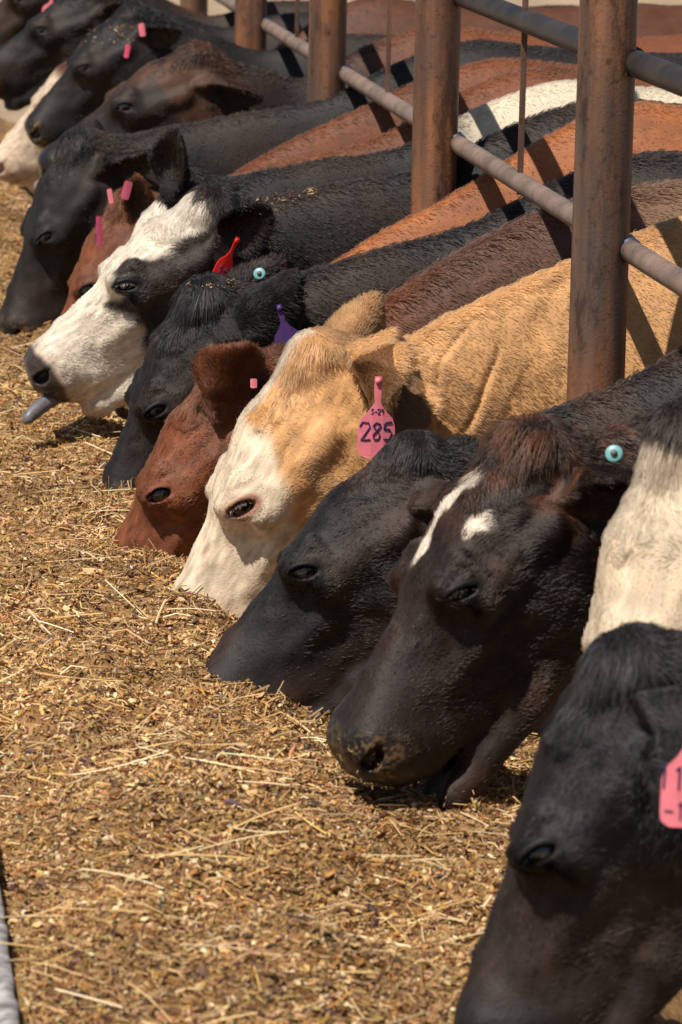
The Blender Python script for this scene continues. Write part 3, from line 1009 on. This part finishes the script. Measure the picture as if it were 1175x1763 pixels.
        c = c * (1 - dm) + np.array([.33, .2, .09])[None] * dm
        return np.clip(c, .003, .95)
    leather_col = (.018, .016, .016); ear_in = (.03, .018, .013); rim_col = (.010, .008, .008); dust = .7

    def comb(s, p, I, nr):
        """direction the coat lies in"""
        a, l, d = I['a'], I['l'], I['d']
        back = np.array([.82, 0, -.35])[None] * np.ones((len(p), 1))
        back[:, 1] += 0
        face = -s.A[None] * 1.0 + 0 * p
        face = face + s.D[None] * (-.55) * sstep(-.02, -.12, d)[:, None]
        fd = s.A[None] * sstep(.30, .40, a)[:, None] * 0
        tuft = s.A[None] * .9 + s.Lt[None] * (np.sign(l) * .5)[:, None] + s.D[None] * .0
        wf = sstep(.07, .16, a)[:, None] * I['head'][:, None]
        wt = (sstep(-.07, -.03, a) * sstep(.15, .03, a + (vnoise(p, .02, 61) - .5) * .06) * sstep(-.06, -.01, d) * sstep(.085, .05, np.abs(l)))[:, None]
        c = back * (1 - wf) + face * wf
        c = c * (1 - wt) + tuft * wt
        for E in (s.e_near, s.e_far):
            u, v, t = E.local(p); k = u / E.L
            m = ((k > .1) & (k < 1.1) & (np.abs(v) < E.w * 1.3) & (np.abs(t) < .06))[:, None] & I['onear'][:, None]
            ed = E.e1[None] * .8 + E.e2[None] * (v / E.w * .9)[:, None] + E.e3[None] * .25
            c = np.where(m, ed, c)
        # swirls
        sw = np.stack([vnoise(p, .045, 21), vnoise(p, .045, 22), vnoise(p, .045, 23)], 1) - .5
        sw2 = np.stack([vnoise(p, .014, 24), vnoise(p, .014, 25), vnoise(p, .014, 26)], 1) - .5
        mess = (.45 + 1.0 * wt[:, 0])[:, None]
        c = c / (np.linalg.norm(c, axis=1)[:, None] + 1e-9) + (sw * mess + sw2 * (mess * .9)) * np.where(I['head'] | I['onear'], 1, .7)[:, None]
        c -= nr * (c * nr).sum(1)[:, None]
        c /= np.linalg.norm(c, axis=1)[:, None] + 1e-9
        return c, wt[:, 0]

    def hair(s, V, Q, VN, fn):
        area = np.linalg.norm(fn, axis=1)
        cen = V[Q].mean(1); nq = fn / (area[:, None] + 1e-12)
        I = s.info(cen)
        view = cen - CAM; view /= np.linalg.norm(view, axis=1)[:, None]
        facing = -(nq * view).sum(1)
        w = area * np.where(facing > -.25, 1.0, .12)
        w *= (1 - sstep(.3, .6, I['leather'])) * (I['eye'] > 1.0) * (1 - .5 * I['inner'])
        w *= sstep(.35, .6, cen[:, 2]) * .97 + .03; w *= 1 - .8 * sstep(.5, .9, cen[:, 0] - (cen[:, 1] - 7) * .1)
        wtf = (sstep(-.07, -.03, I['a']) * sstep(.115, .06, I['a']) * sstep(-.06, -.01, I['d'])) * (np.abs(I['l']) < .085)
        outl = ~((I['a'] > -.1) & (np.abs(I['l']) < .27) & (np.abs(I['d']) < .3))
        nh, nb = s.fur, s.bodyfur
        wh = w * ~outl * (1 + .9 * I['head'] * (I['a'] > .08)) * (1 + .3 * wtf + .3 * I['onear']); wbd = w * outl
        pick = []
        for ww, n in ((wh, nh), (wbd, nb)):
            if ww.sum() > 0 and n: pick.append(rng.choice(len(Q), n, p=ww / ww.sum()))
        pk = np.concatenate(pick); isb = np.concatenate([np.zeros(nh, bool), np.ones(len(pk) - nh, bool)])
        n = len(pk)
        u = rng.random((n, 1)); v = rng.random((n, 1))
        q = Q[pk]
        bl = lambda X: (X[q[:, 0]] * (1 - u) * (1 - v) + X[q[:, 1]] * u * (1 - v) + X[q[:, 2]] * u * v + X[q[:, 3]] * (1 - u) * v)
        p = bl(V); nr = bl(VN); nr /= np.linalg.norm(nr, axis=1)[:, None] + 1e-9
        I = s.info(p)
        c, wt = s.comb(p, I, nr)
        col = s.colors(p, I); br = col.max(1, keepdims=True); col = np.minimum(col * (1 + (rng.uniform(-.28, .28, (n, 1)) + (rng.random((n, 1)) ** 5) * 2.2 * (br < .12)) * (1 - .65 * br)), .86 * col / np.maximum(br, .86))
        a, d = I['a'], I['d']
        L = np.full(n, .017)
        L = np.where(I['head'], .0125 - .0025 * sstep(.2, .45, a), L)
        L = L + .017 * wt ** 1.5 * s.tuft
        L = np.where(I['onear'], .019 + .008 * I['inner'], L)
        # mane along the crest of the neck and back
        topz = np.interp(p[:, 0], s.body.X, s.body.top)
        crest = sstep(.035, .0, topz - p[:, 2]) * (~I['head']) * (p[:, 0] < .7) * ~I['onear']
        L = L + .014 * crest * s.mane
        L = L * rng.uniform(.6, 1.25, n) * s.furlen * np.where(isb, .9, 1.0)
        lift = .32 + .5 * wt * .4 + .5 * crest + .25 * I['onear'] + .5 * I['inner']
        lift = np.where(I['head'] & (wt < .1), .15, lift) * rng.uniform(.5, 1.5, n)
        jit = rng.normal(0, 1, (n, 3)) * np.where(I['head'] & (wt < .1), .09, .15)[:, None]
        d0 = c + nr * lift[:, None] + jit; d0 /= np.linalg.norm(d0, axis=1)[:, None]
        pts = np.zeros((n, 4, 3), np.float32)
        p0 = p - nr * .0012
        curl = s.curl * wt
        for i, t in enumerate((0, .33, .67, 1)):
            b = p0 + d0 * (L * t)[:, None]
            b = b - nr * (lift * .45 * L * t * t)[:, None]
            b[:, 2] -= .35 * L * t * t * (wt + .3)
            if s.curl:
                b += (np.stack([vnoise(p * 1 + t * .02, .012, 31), vnoise(p + t * .02, .012, 32), vnoise(p + t * .02, .012, 33)], 1) - .5) * (curl * t * .022)[:, None]
            pts[:, i] = b
        wdt = s.width * rng.uniform(.7, 1.3, n) * np.where(isb, 1.1, 1.0)
        rad = np.stack([wdt, wdt * .95, wdt * .75, wdt * .15], 1)
        nn = nr + d0 * .35 + rng.normal(0, .12, (n, 3)); nn /= np.linalg.norm(nn, axis=1)[:, None]
        # eyelashes
        lp, lr, lc, ln_ = [], [], [], []
        for sg in (1, -1):
            m = 70
            t = rng.uniform(-.92, .92, m)
            ta = .002 + .0245 * t; td = -.002 + .0115 * np.sqrt(1 - t * t) - .002
            base = np.stack([EYE_C[0] + ta * ECS - td * ESN, sg * (EYE_C[1] + .027 - .010 * t * t), EYE_C[2] + ta * ESN + td * ECS], 1)
            eu = s.D * ECS - s.A * ESN; ea_ = s.A * ECS + s.D * ESN
            bw = s.P + (base * s.scale) @ s.M
            out = s.Lt[None] * sg * .75 - eu[None] * .75 + ea_[None] * (t * .45)[:, None] + rng.normal(0, .10, (m, 3))
            ln = rng.uniform(.004, .0125, m)[:, None]
            P4 = np.stack([bw, bw + out * ln * .33, bw + out * ln * .67 + eu * ln * .02, bw + out * ln + eu * ln * .14], 1)
            lp.append(P4); lr.append(np.tile([.00022, .0002, .00018, .0001], (m, 1))); lc.append(np.tile(np.array(s.lash), (m, 1))); ln_.append(np.tile(s.Lt * sg * .7 + s.D * .7, (m, 1)))
        pts = np.concatenate([pts] + lp).astype(np.float32); rad = np.concatenate([rad] + lr).astype(np.float32); col = np.concatenate([col] + lc)
        n = len(pts)
        nn = np.concatenate([nn] + ln_).astype(np.float32)
        hc = bpy.data.hair_curves.new("coat")
        hc.add_curves([4] * n)
        hc.attributes["position"].data.foreach_set("vector", pts.ravel())
        ra = hc.attributes.get("radius") or hc.attributes.new("radius", 'FLOAT', 'POINT')
        ra.data.foreach_set("value", rad.ravel())
        ca = hc.attributes.new("Col", 'FLOAT_COLOR', 'CURVE')
        c4 = np.ones((n, 4), np.float32); c4[:, :3] = np.clip(col * s.hairmul, .004, .95); ca.data.foreach_set("color", c4.ravel())
        na = hc.attributes.new("nrm", 'FLOAT_VECTOR', 'CURVE'); na.data.foreach_set("vector", nn.ravel())
        hc.materials.append(M_HAIR)
        link(bpy.data.objects.new("coat", hc), s.root)
        COAT_N[0] += n
    streak = .7; width = .00062; mane = 1.0; curl = 0.0; lash = (.01, .01, .01); hairmul = 1.0


SPH = subdiv(*subdiv(*subdiv(ico_v, ico_f)))

# ---- coat colours (a: poll 0 .. muzzle .52, l: + towards the camera, d: up from the cheek)
BLK = np.array([.0135, .0112, .0108]); BRN = np.array([.050, .025, .015]); RED = np.array([.20, .060, .022]); RDB = np.array([.11, .038, .018])
TAN = np.array([.70, .365, .145]); CRM = np.array([.80, .63, .45]); WHT = np.array([.80, .68, .54]); ORG = np.array([.38, .125, .04])


def mixc(c1, c2, m): return c1 * (1 - m[:, None]) + c2 * m[:, None]


def plain(base, tint, amt=.6, lo=.45):
    def f(s, I):
        m = sstep(lo, lo + .35, I['n0'] * .6 + I['n1'] * .4) * amt
        c = mixc(np.tile(base, (len(m), 1)), tint, m)
        return c * (.82 + .36 * I['n2'])[:, None]
    return f


# ------------------------------------------------------------------ ear tags
M_INK = simple_mat("tag_ink", (.03, .02, .09), .6, .1)
M_TEAL = simple_mat("teal_plastic", (.15, .36, .36), .4, .1)
M_STUD = simple_mat("grey_stud", (.10, .11, .12), .35, .2)
M_WTAG = simple_mat("white_plastic", (.75, .72, .72), .45, .05)
GLYPH = {'2': [[(0, .75), (.2, 1), (.75, .95), (.85, .7), (.1, 0), (.9, .02)]], '8': [[(.8, .85), (.4, 1), (.12, .75), (.75, .35), (.7, .08), (.3, 0), (.12, .25), (.85, .8)]],
         '5': [[(.85, 1), (.2, .97), (.15, .6), (.6, .62), (.85, .35), (.6, .02), (.1, .06)]], 'S': [[(.85, .9), (.4, 1), (.15, .75), (.8, .35), (.55, .02), (.1, .1)]],
         '-': [[(.1, .45), (.85, .45)]], '9': [[(.8, .7), (.45, .5), (.15, .75), (.45, 1), (.8, .8), (.75, 0)]], '1': [[(.3, .8), (.55, 1), (.5, 0)]], '7': [[(.1, .97), (.85, 1), (.4, 0)]]}


def ear_tag(c, top, bot, y, w, col, text=(), yaw=0.0, name="ear_tag", shape='tag', curl=0.0, strap=None):
    """flat plastic tag whose strap starts at photo point top and whose panel ends at bot, in lane y"""
    T = at(top[0], top[1], y); Bo = at(bot[0], bot[1], y)
    ax = Bo - T; L = np.linalg.norm(ax); v = ax / L
    nrm = unit(np.array([-.15 + math.sin(yaw), -math.cos(yaw), .12])); nrm = unit(nrm - v * (nrm @ v)); u = np.cross(v, nrm)   # u: to the right seen from the camera when v is down
    if u @ Rv < 0: u = -u
    k = min(.38, (strap or .034) / L)
    if shape == 'tag':
        out = [(.09, 0), (.10, k * .5), (.08, k), (.22, k + .10), (.42, k + .19), (.5, k + .30), (.5, .90), (.45, .97), (.3, 1.0)]
    else:
        out = [(.4, 0), (.5, .1), (.5, .9), (.4, 1.0), (.2, 1.0)]
    rt = [(a * w, b * L) for a, b in out]
    # rows down the tag, so that it is a bent sheet with thickness
    rows = []
    for t in np.linspace(0, 1, 26):
        b = t * L; hw_ = np.interp(b, [q[1] for q in rt], [q[0] for q in rt]); rows.append((b, hw_))
    V = []; th = .0009
    for b, hw_ in rows:
        for sx in (-1, -.33, .33, 1):
            for sn in (1, -1):
                V.append(T + v * b + u * hw_ * sx + nrm * (sn * th + curl * math.sin(b / L * 2.2) - .07 * w * (sx * hw_ / w * 2) ** 2))
    F = []
    n = len(rows)
    for i in range(n - 1):
        o, p = i * 8, i * 8 + 8
        for k2 in range(3):
            F.append([o + 2 * k2, o + 2 * k2 + 2, p + 2 * k2 + 2, p + 2 * k2]); F.append([o + 2 * k2 + 1, p + 2 * k2 + 1, p + 2 * k2 + 3, o + 2 * k2 + 3])
        F.append([o, p, p + 1, o + 1]); F.append([o + 6, o + 7, p + 7, p + 6])
    F += [[0, 1, 3, 2], [2, 3, 5, 4], [4, 5, 7, 6]]; e = (n - 1) * 8; F += [[e, e + 2, e + 3, e + 1], [e + 2, e + 4, e + 5, e + 3], [e + 4, e + 6, e + 7, e + 5]]
    m = simple_mat("tag_plastic", col, .42, .12, 60, .15)
    o = mesh_obj(name, np.array(V), np.array(F), m, c.root, smooth=False)
    if shape == 'tag':
        mb = MB(); mb.tube([T + v * .007 + nrm * .001, T + v * .007 + nrm * .005], .0055, 14); mb.build("button", m, o)
    for (s_, cx, cy, h_) in text:             # centre in tag units (x: -.5...5 of w, y: 0..1 down)
        nch = len(s_); cw = h_ * .62
        mb = MB()
        for i, ch in enumerate(s_):
            for st_ in GLYPH.get(ch, GLYPH['-']):
                pts = []
                st_ = np.array(st_, float)
                tt = np.linspace(0, len(st_) - 1, 16); st2 = np.stack([np.interp(tt, range(len(st_)), st_[:, 0]), np.interp(tt, range(len(st_)), st_[:, 1])], 1)
                for gx_, gy_ in st2:
                    xx = cx * w + (i - (nch - 1) / 2 - .5 + gx_) * cw; yy2 = cy * L + (.5 - gy_) * h_
                    hw_ = np.interp(yy2, [q[1] for q in rt], [q[0] for q in rt])
                    pts.append(T + v * yy2 + u * xx + nrm * (th + .0004 + curl * math.sin(yy2 / L * 2.2) - .07 * w * (xx / w * 2) ** 2))
                mb.tube(pts, max(.0007, h_ * .045), 6)
        mb.build("written_number", M_INK, o)
    return o


def button(c, px, y, r=.012):
    T = at(px[0], px[1], y); nrm = unit(np.array([-.25, -.85, .35]))
    mb = MB(); mb.tube([T - nrm * .001, T + nrm * .0016, T + nrm * .0026], [r, r, r * .85], 28); o = mb.build("ear_button", M_TEAL, c.root)
    mb = MB(); mb.tube([T + nrm * .002, T + nrm * .0065, T + nrm * .008], [r * .42, r * .36, r * .15], 18); mb.build("stud", M_STUD, o)
def p_blonde(s, I):
    c = plain(TAN, np.array([.50, .24, .09]), .7)(s, I)
    n = (I['n1'] - .5) * .05
    m = sstep(-.012, .022, I['a'] + .85 * np.minimum(I['d'], .01) - .125 + n) * I['head']
    m = np.maximum(m, sstep(.042, .022, np.abs(I['l'] + .012) + n * .5) * (I['d'] > -.05) * (I['a'] > -.05) * (I['a'] < .3) * ~I['onear'])
    m = np.maximum(m, .85 * sstep(.25, .3, I['a']) * I['head'])
    c = mixc(c, CRM * (.9 + .2 * I['n2'])[:, None], m)
    mz = sstep(.38, .46, I['a']) * I['head'] * .5
    c = mixc(c, np.array([.70, .46, .32]), mz)
    c = mixc(c, np.array([.24, .10, .036]), I['onear'] * np.where(I['l'] > 0, .75, .1))
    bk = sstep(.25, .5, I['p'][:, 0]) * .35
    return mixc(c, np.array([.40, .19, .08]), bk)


def p_whiteface(s, I):
    c = plain(BLK, BRN, .5)(s, I)
    n = (I['n1'] - .5) * .05 + (I['n2'] - .5) * .02
    m = sstep(-.012, .008, I['d'] + .030 + n) * sstep(.095, .08, np.abs(I['l']) + n) * (I['a'] > -.04)
    m = np.maximum(m, sstep(.275, .30, I['a'] + n))
    m = m * I['head']
    c = mixc(c, WHT * (.88 + .2 * I['n2'])[:, None], m)
    return mixc(c, np.array([.42, .27, .2]), sstep(.43, .47, I['a']) * I['head'] * .5)


def p_brownblaze(s, I):
    c = plain(np.array([.022, .013, .010]), np.array([.060, .024, .012]), .8, .4)(s, I)
    n = (I['n2'] - .5) * .03 + (I['n1'] - .5) * .02
    m = sstep(.004, -.004, np.abs(I['l'] + .012 - .16 * (.14 - I['a'])) - .012 + n * .7) * sstep(.0, .02, I['a'] - .03 + n) * sstep(.24, .215, I['a'] + n) * (I['d'] > -.03)
    b = sstep(.005, -.005, np.sqrt(((I['a'] - .145) / 1.6) ** 2 + (I['l'] - .058) ** 2) - .012 + n) * (I['d'] > -.03)
    c = mixc(c, WHT, np.maximum(m, b) * I['head'])
    t = sstep(.09, .04, I['a']) * (I['d'] > -.12) * (I['a'] > -.12) * (np.abs(I['l']) < .11) * sstep(.35, .7, I['n2'])
    return mixc(c, np.array([.13, .045, .018]), t * .7)


def p_blackwhitehead(s, I):
    c = plain(BLK, BRN, .5)(s, I)
    m = sstep(.0, .03, I['a'] + .03 + (I['n1'] - .5) * .03) * (~I['onear']) * (I['a'] > -.04) * (I['d'] > -.24)
    return mixc(c, np.array([.78, .62, .44]) * (.9 + .2 * I['n2'])[:, None], m)


def p_pied(s, I):
    c = plain(BLK, BRN, .5)(s, I)
    m = sstep(.05, .2, I['p'][:, 0] + (I['n0'] - .5) * .1)
    c = mixc(c, np.array([.78, .66, .48]), m)
    f = ((I['a'] > .05) & I['head'] & (I['d'] > -.13)).astype(float) * sstep(.42, .38, I['a'])
    return mixc(c, WHT, f)


def p_hereford(s, I):
    c = plain(ORG, RDB, .5)(s, I)
    return mixc(c, WHT, sstep(.12, .16, I['a'] + (I['n1'] - .5) * .05) * I['head'])


def p_brown(s, I):
    c = plain(RED, RDB, .6)(s, I)
    # neck and back go to a duller brown
    m = sstep(-.30, -.12, I['p'][:, 0]) * ~I['head']
    c = mixc(c, np.array([.125, .056, .034]) * (.8 + .4 * I['n2'])[:, None], m)
    return mixc(c, np.array([.24, .125, .065]), sstep(.1, .35, I['p'][:, 0]))


def p_darkbrown(s, I):
    c = plain(np.array([.020, .011, .009]), np.array([.085, .036, .018]), .9, .35)(s, I)
    m = sstep(.04, -.02, I['d']) * (I['a'] > .12) * I['head']
    c = mixc(c, BLK, m * .7)
    return mixc(c, RED, sstep(.1, .4, I['p'][:, 0]))


p_black = plain(BLK, BRN, .55, .4)
p_black2 = plain(BLK, BRN, .8, .35)
p_red = plain(RED, RDB, .6)
p_org = plain(np.array([.30, .10, .035]), RED, .6)
p_whitemuz = lambda s, I: mixc(plain(RDB, RED, .5)(s, I), np.array([.66, .50, .36]), sstep(.10, .16, I['a']) * I['head'])

HERD = {}
def cow(key, label, **kw):
    attrs = {k: kw.pop(k) for k in list(kw) if k in ('width', 'mane', 'curl', 'lash', 'under', 'leather_col', 'ear_in', 'rim_col', 'dust', 'wr', 'hairmul', 'streak')}
    if ONLY and key not in ONLY: return None
    c = Cow(**kw)
    for k, v in attrs.items(): setattr(c, k, v)
    c.build("cow", label)
    HERD[key] = c
    return c

ONLY = None
cow('c1', "black cow nearest the camera, a pink tag hanging at the right edge of the photo",
    P=(1050, 1155), N=(722, 1850), y=4.6, roll=-12, pat=p_black, ears=(.15, -.40, -.88), far_ear=(.5, .8, .1), zf=.86, zw=1.0, lid=.6, tuft=1.0, fur=180000, bodyfur=1500, furlen=1.05, dust=0.15, ear_kw=dict(L=.2, w=.066), scale=0.93)
cow('c2', "cow with a cream face and black poll behind the nearest black head",
    P=(1146, 775), N=(985, 1330), y=5.28, roll=-8, pat=p_blackwhitehead, ears=(.25, -.35, .55), far_ear=(.5, .8, .3), zf=.90, zw=1.02, fur=90000, bodyfur=1500, lash=(.5, .4, .3), rim_col=(.3, .15, .1), tuft=0.3, scale=1.18, streak=0.3)
cow('c3', "dark brown cow with white streaks on its forehead and its mouth open",
    P=(885, 775), N=(562, 1262), y=5.82, dn=-.10, roll=9, pat=p_brownblaze, mouth=0.05, ears=(.75, -.55, .12), far_ear=(.6, .75, .1), zf=.86, zw=1.0, lid=.85, tuft=1.6, fur=180000, bodyfur=14000, curl=.8, furlen=1.05, dust=0.5)
cow('c4', "black cow between the blond cow and the one with white forehead streaks",
    P=(682, 788), N=(314, 1172), y=6.40, roll=-8, pat=p_black2, ears=(.75, -.55, -.12), far_ear=(.6, .7, .3), zf=.80, zw=.98, lid=.45, tuft=0.4, fur=160000, bodyfur=45000, furlen=.9, dust=0.15)
cow('c5', "blond cow with a pale face, its pink ear tag written 285",
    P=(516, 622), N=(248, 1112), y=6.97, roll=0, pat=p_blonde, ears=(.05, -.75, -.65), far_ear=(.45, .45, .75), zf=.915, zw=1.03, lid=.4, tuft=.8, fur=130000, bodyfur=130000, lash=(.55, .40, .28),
    rim_col=(.28, .09, .06), leather_col=(.55, .36, .27), ear_in=(.30, .15, .06), wr=0.006, furlen=0.72, dust=.3, ear_base=(-.066, .090, -.090), ear_kw=dict(open=np.array([.8, -.45, .25]), L=.155, w=.062), width=0.00052)
cow('c6', "reddish brown cow with a rounded fluffy ear, directly beside the blond cow",
    P=(378, 650), N=(128, 1045), y=7.45, roll=-4, pat=p_brown, ears=(.25, -.35, .85), far_ear=(.5, .7, .4), zf=.935, zw=1.01, lid=.2, tuft=0.9, fur=90000, bodyfur=60000, mane=2.4, rim_col=(.22, .07, .04), leather_col=(.2, .07, .03), ear_in=(.14, .05, .02), ear_kw=dict(L=.13, w=.056, open=np.array([-.3, .9, -.2])), ear_base=(.03, .085, -.02))
cow('c7', "black cow wearing a purple ear tag, its muzzle down in the feed",
    P=(335, 518), N=(145, 883), y=8.0, roll=4, pat=p_black, ears=(.70, -.50, .60), far_ear=(.68, .38, .52), zf=.87, zw=1.01, lid=.55, tuft=1.6, fur=90000, bodyfur=40000, ear_kw=dict(L=.205, w=.058, open=np.array([.3, .8, -.5])), far_kw=dict(L=.19, open=np.array([.2, .9, -.1])))
cow('c7b', "orange cow almost hidden behind the black cow with the purple tag",
    P=(445, 500), N=(225, 790), y=8.28, roll=0, pat=p_hereford, ears=(.8, -.2, -.3), zf=0.895, zw=1.085, fur=10000, bodyfur=34000, step=2, furlen=0.75)
cow('c8', "black cow with a white face, tongue out and a red ear tag",
    P=(342, 352), N=(36, 607), y=8.55, roll=4, pat=p_whiteface, mouth=0.0, ears=(.52, -.55, .50), far_ear=(.3, .85, .35), zf=.93, zw=1.07, lid=.6, tuft=1.3, fur=110000, bodyfur=40000, leather_col=(.05, .035, .03), lash=(.6, .5, .4), ear_kw=dict(L=.14), dust=0.5)
cow('c8b', "cow with a black neck and cream back, behind the white-faced cow with its tongue out",
    P=(305, 322), N=(180, 520), y=8.98, roll=0, pat=p_pied, ears=(-.08, -.4, .85), zf=.93, zw=1.075, fur=20000, bodyfur=42000, step=2, ear_base=(.0, .08, .02), ear_kw=dict(L=.16, w=.052), furlen=0.75)
cow('c9', "red cow with one upright ear and two small pink tags",
    P=(205, 355), N=(85, 590), y=9.4, roll=0, pat=p_red, ears=(-.25, -.45, .75), zf=0.91, zw=1.07, fur=22000, bodyfur=42000, step=2, furlen=0.75)
cow('c9b', "red cow of which only the neck shows, between black necks near the third post",
    P=(300, 330), N=(165, 560), y=9.85, roll=0, pat=p_red, ears=(.8, -.3, -.2), zf=.93, zw=1.06, fur=6000, bodyfur=36000, step=2, furlen=0.75)
cow('c10', "black cow at the left edge with its head lowered into the feed, without a tag",
    P=(120, 255), N=(-12, 560), y=10.3, roll=6, pat=p_black, ears=(.55, -.4, .15), far_ear=(.1, .8, .4), zf=.93, zw=1.07, lid=.5, fur=26000, bodyfur=36000, step=2, furlen=0.75)
cow('c11', "dark brown cow with a curly poll and crusted nose, head nearly level",
    P=(325, 92), N=(62, 262), y=10.9, roll=2, pat=p_darkbrown, ears=(.85, -.4, -.25), zf=.93, zw=1.07, lid=.8, fur=28000, bodyfur=36000, curl=1.0, tuft=1.2, step=2, dust=1.0, furlen=0.75)
cow('c13', "black cow in the upper left with a pink and white tag in its ear",
    P=(215, 22), N=(40, 205), y=11.9, roll=2, pat=p_black, ears=(.45, -.55, .05), zf=.93, zw=.98, lid=.7, fur=24000, bodyfur=6000, step=2, dust=1.0, furlen=0.75)
cow('c12', "cow whose pale pinkish muzzle pokes out at the left edge of the photo",
    P=(150, 90), N=(-22, 268), y=12.3, roll=0, pat=p_whitemuz, zf=0.86, zw=1.06, fur=16000, bodyfur=5000, step=2, leather_col=(.45, .30, .22), ears=(.6, -.3, .1))
cow('c14', "black cow in the upper left, head level, feed stuck on its muzzle, no tag",
    P=(155, -15), N=(-45, 110), y=12.9, roll=0, pat=p_black, zf=.93, zw=.98, fur=18000, bodyfur=5000, step=2, dust=1.0, ears=(.6, -.4, .1))
cow('c15', "dark cow at the very top left corner with a pink tag",
    P=(110, -70), N=(-75, 60), y=13.5, roll=0, pat=p_black2, zf=.93, zw=.98, fur=14000, bodyfur=4000, step=2, ears=(.4, -.5, -.5))
print("COAT", COAT_N[0])

# ------------------------------------------------------------------ tags
PINK = (.82, .21, .26)
def has(k): return k in HERD
if has('c5'):
    ear_tag(HERD['c5'], (652, 648), (648, 788), 6.66, .062, PINK, text=(("S-29", 0, .43, .009), ("285", 0, .67, .030)), name="ear_tag", yaw=.2, strap=.044)
if has('c1'):
    ear_tag(HERD['c1'], (1188, 1235), (1178, 1425), 4.30, .054, PINK, text=(("117", -.15, .55, .026), ("-1", -.2, .85, .02)))
if has('c7'):
    ear_tag(HERD['c7'], (480, 524), (508, 632), 7.82, .055, (.075, .035, .15))
    button(HERD['c7'], (447, 471), 8.02)
if has('c8'):
    ear_tag(HERD['c8'], (410, 408), (372, 492), 8.34, .040, (.75, .02, .02), text=(("19", 0, .72, .026),), yaw=.7)
if has('c3'):
    button(HERD['c3'], (1058, 781), 5.60, .0125)
if has('c9'):
    ear_tag(HERD['c9'], (170, 372), (172, 425), 9.24, .013, (.38, .05, .12), shape='panel')
    ear_tag(HERD['c9'], (188, 325), (192, 350), 9.22, .011, PINK, shape='panel')
if has('c8b'): ear_tag(HERD['c8b'], (222, 312), (214, 343), 8.84, .018, (.42, .07, .12), shape='panel')
if has('c6'): ear_tag(HERD['c6'], (437, 652), (437, 668), 7.3, .012, PINK, shape='panel')
if has('c13'):
    ear_tag(HERD['c13'], (243, 40), (246, 62), 11.72, .017, PINK, shape='panel')
    ear_tag(HERD['c13'], (221, 76), (217, 99), 11.72, .014, (.7, .08, .16), shape='panel')
if has('c15'): ear_tag(HERD['c15'], (91, -14), (84, 29), 13.3, .05, PINK)

# ---- straw on backs, tongue
from mathutils.bvhtree import BVHTree
def surf(c, u, v):
    """point of a cow's body seen at photo pixel (u, v)"""
    if not hasattr(c, 'bvh'):
        me = c.mesh.data
        c.bvh = BVHTree.FromPolygons([w.co for w in me.vertices], [p.vertices[:] for p in me.polygons])
    d = Fv + (u - W0 / 2) / FPX * Rv - (v - H0 / 2) / FPX * Uv
    h = c.bvh.ray_cast(Vector(CAM), Vector(unit(d)))
    return None if h[0] is None else (np.array(h[0]), np.array(h[1]))


def crumbs(c, spots, n, spread, L=(.004, .015), name="straw_crumbs"):
    V, Q, T, C2, b0 = [], [], [], [], 0
    P_ = []
    for i in range(n):
        u, v = spots[rng.integers(len(spots))]
        h = surf(c, u + rng.normal(0, spread[0]), v + rng.normal(0, spread[1]))
        if h is None: continue
        P_.append(h[0] + h[1] * rng.uniform(.006, .012))
    if not P_: return
    p = np.array(P_); m = len(p)
    v, q, t = shards(p, rng.uniform(L[0], L[1], m) * rng.uniform(.3, 1, m), rng.uniform(.001, .003, m), rng.uniform(.0006, .0015, m), .5)
    o = mesh_obj(name, v, [q, t], M_BITS, None, col=np.repeat(pal_cols(m, [2, 2, .5, 3, 3, .2, .5, 2, .5, 0, 1]), 9, 0), smooth=False)
    return o


for k, spots, n, sp, lab in (('c8', [(500, 345), (470, 350), (530, 335), (440, 355)], 50, (16, 6), "bits of straw lying on the black neck behind the white-faced head"),
                        ('c7', [(370, 500), (395, 492), (350, 498)], 36, (14, 4), "bits of straw on the poll of the black cow with the purple tag"),
                        ('c13', [(205, 50), (212, 70), (160, 60)], 60, (9, 12), "feed crumbs stuck to the cheek of the black cow in the upper left"),
                        ('c3', [(600, 1290), (720, 1370), (760, 1380), (640, 1330)], 26, (28, 12), "feed crumbs on the open mouth of the dark brown cow")):
    if has(k):
        o = crumbs(HERD[k], spots, n, sp)
        if o: tag(o, lab, "straw crumbs", kind="stuff")
if has('c8'):
    c = HERD['c8']; b = c.w((.485, .018, -.125)); t1 = at(42, 728, 8.48)
    mid = (b + t1) / 2 + np.array([-.012, 0, .008])
    mb = MB(); ts = np.linspace(0, 1, 12)[:, None]
    pts = (1 - ts) ** 2 * b + 2 * ts * (1 - ts) * mid + ts ** 2 * t1
    mb.tube(pts, np.interp(ts[:, 0], [0, .7, .95, 1], [.017, .016, .012, .004]), 16)
    o = mb.build("tongue", M_TONGUE, c.root)
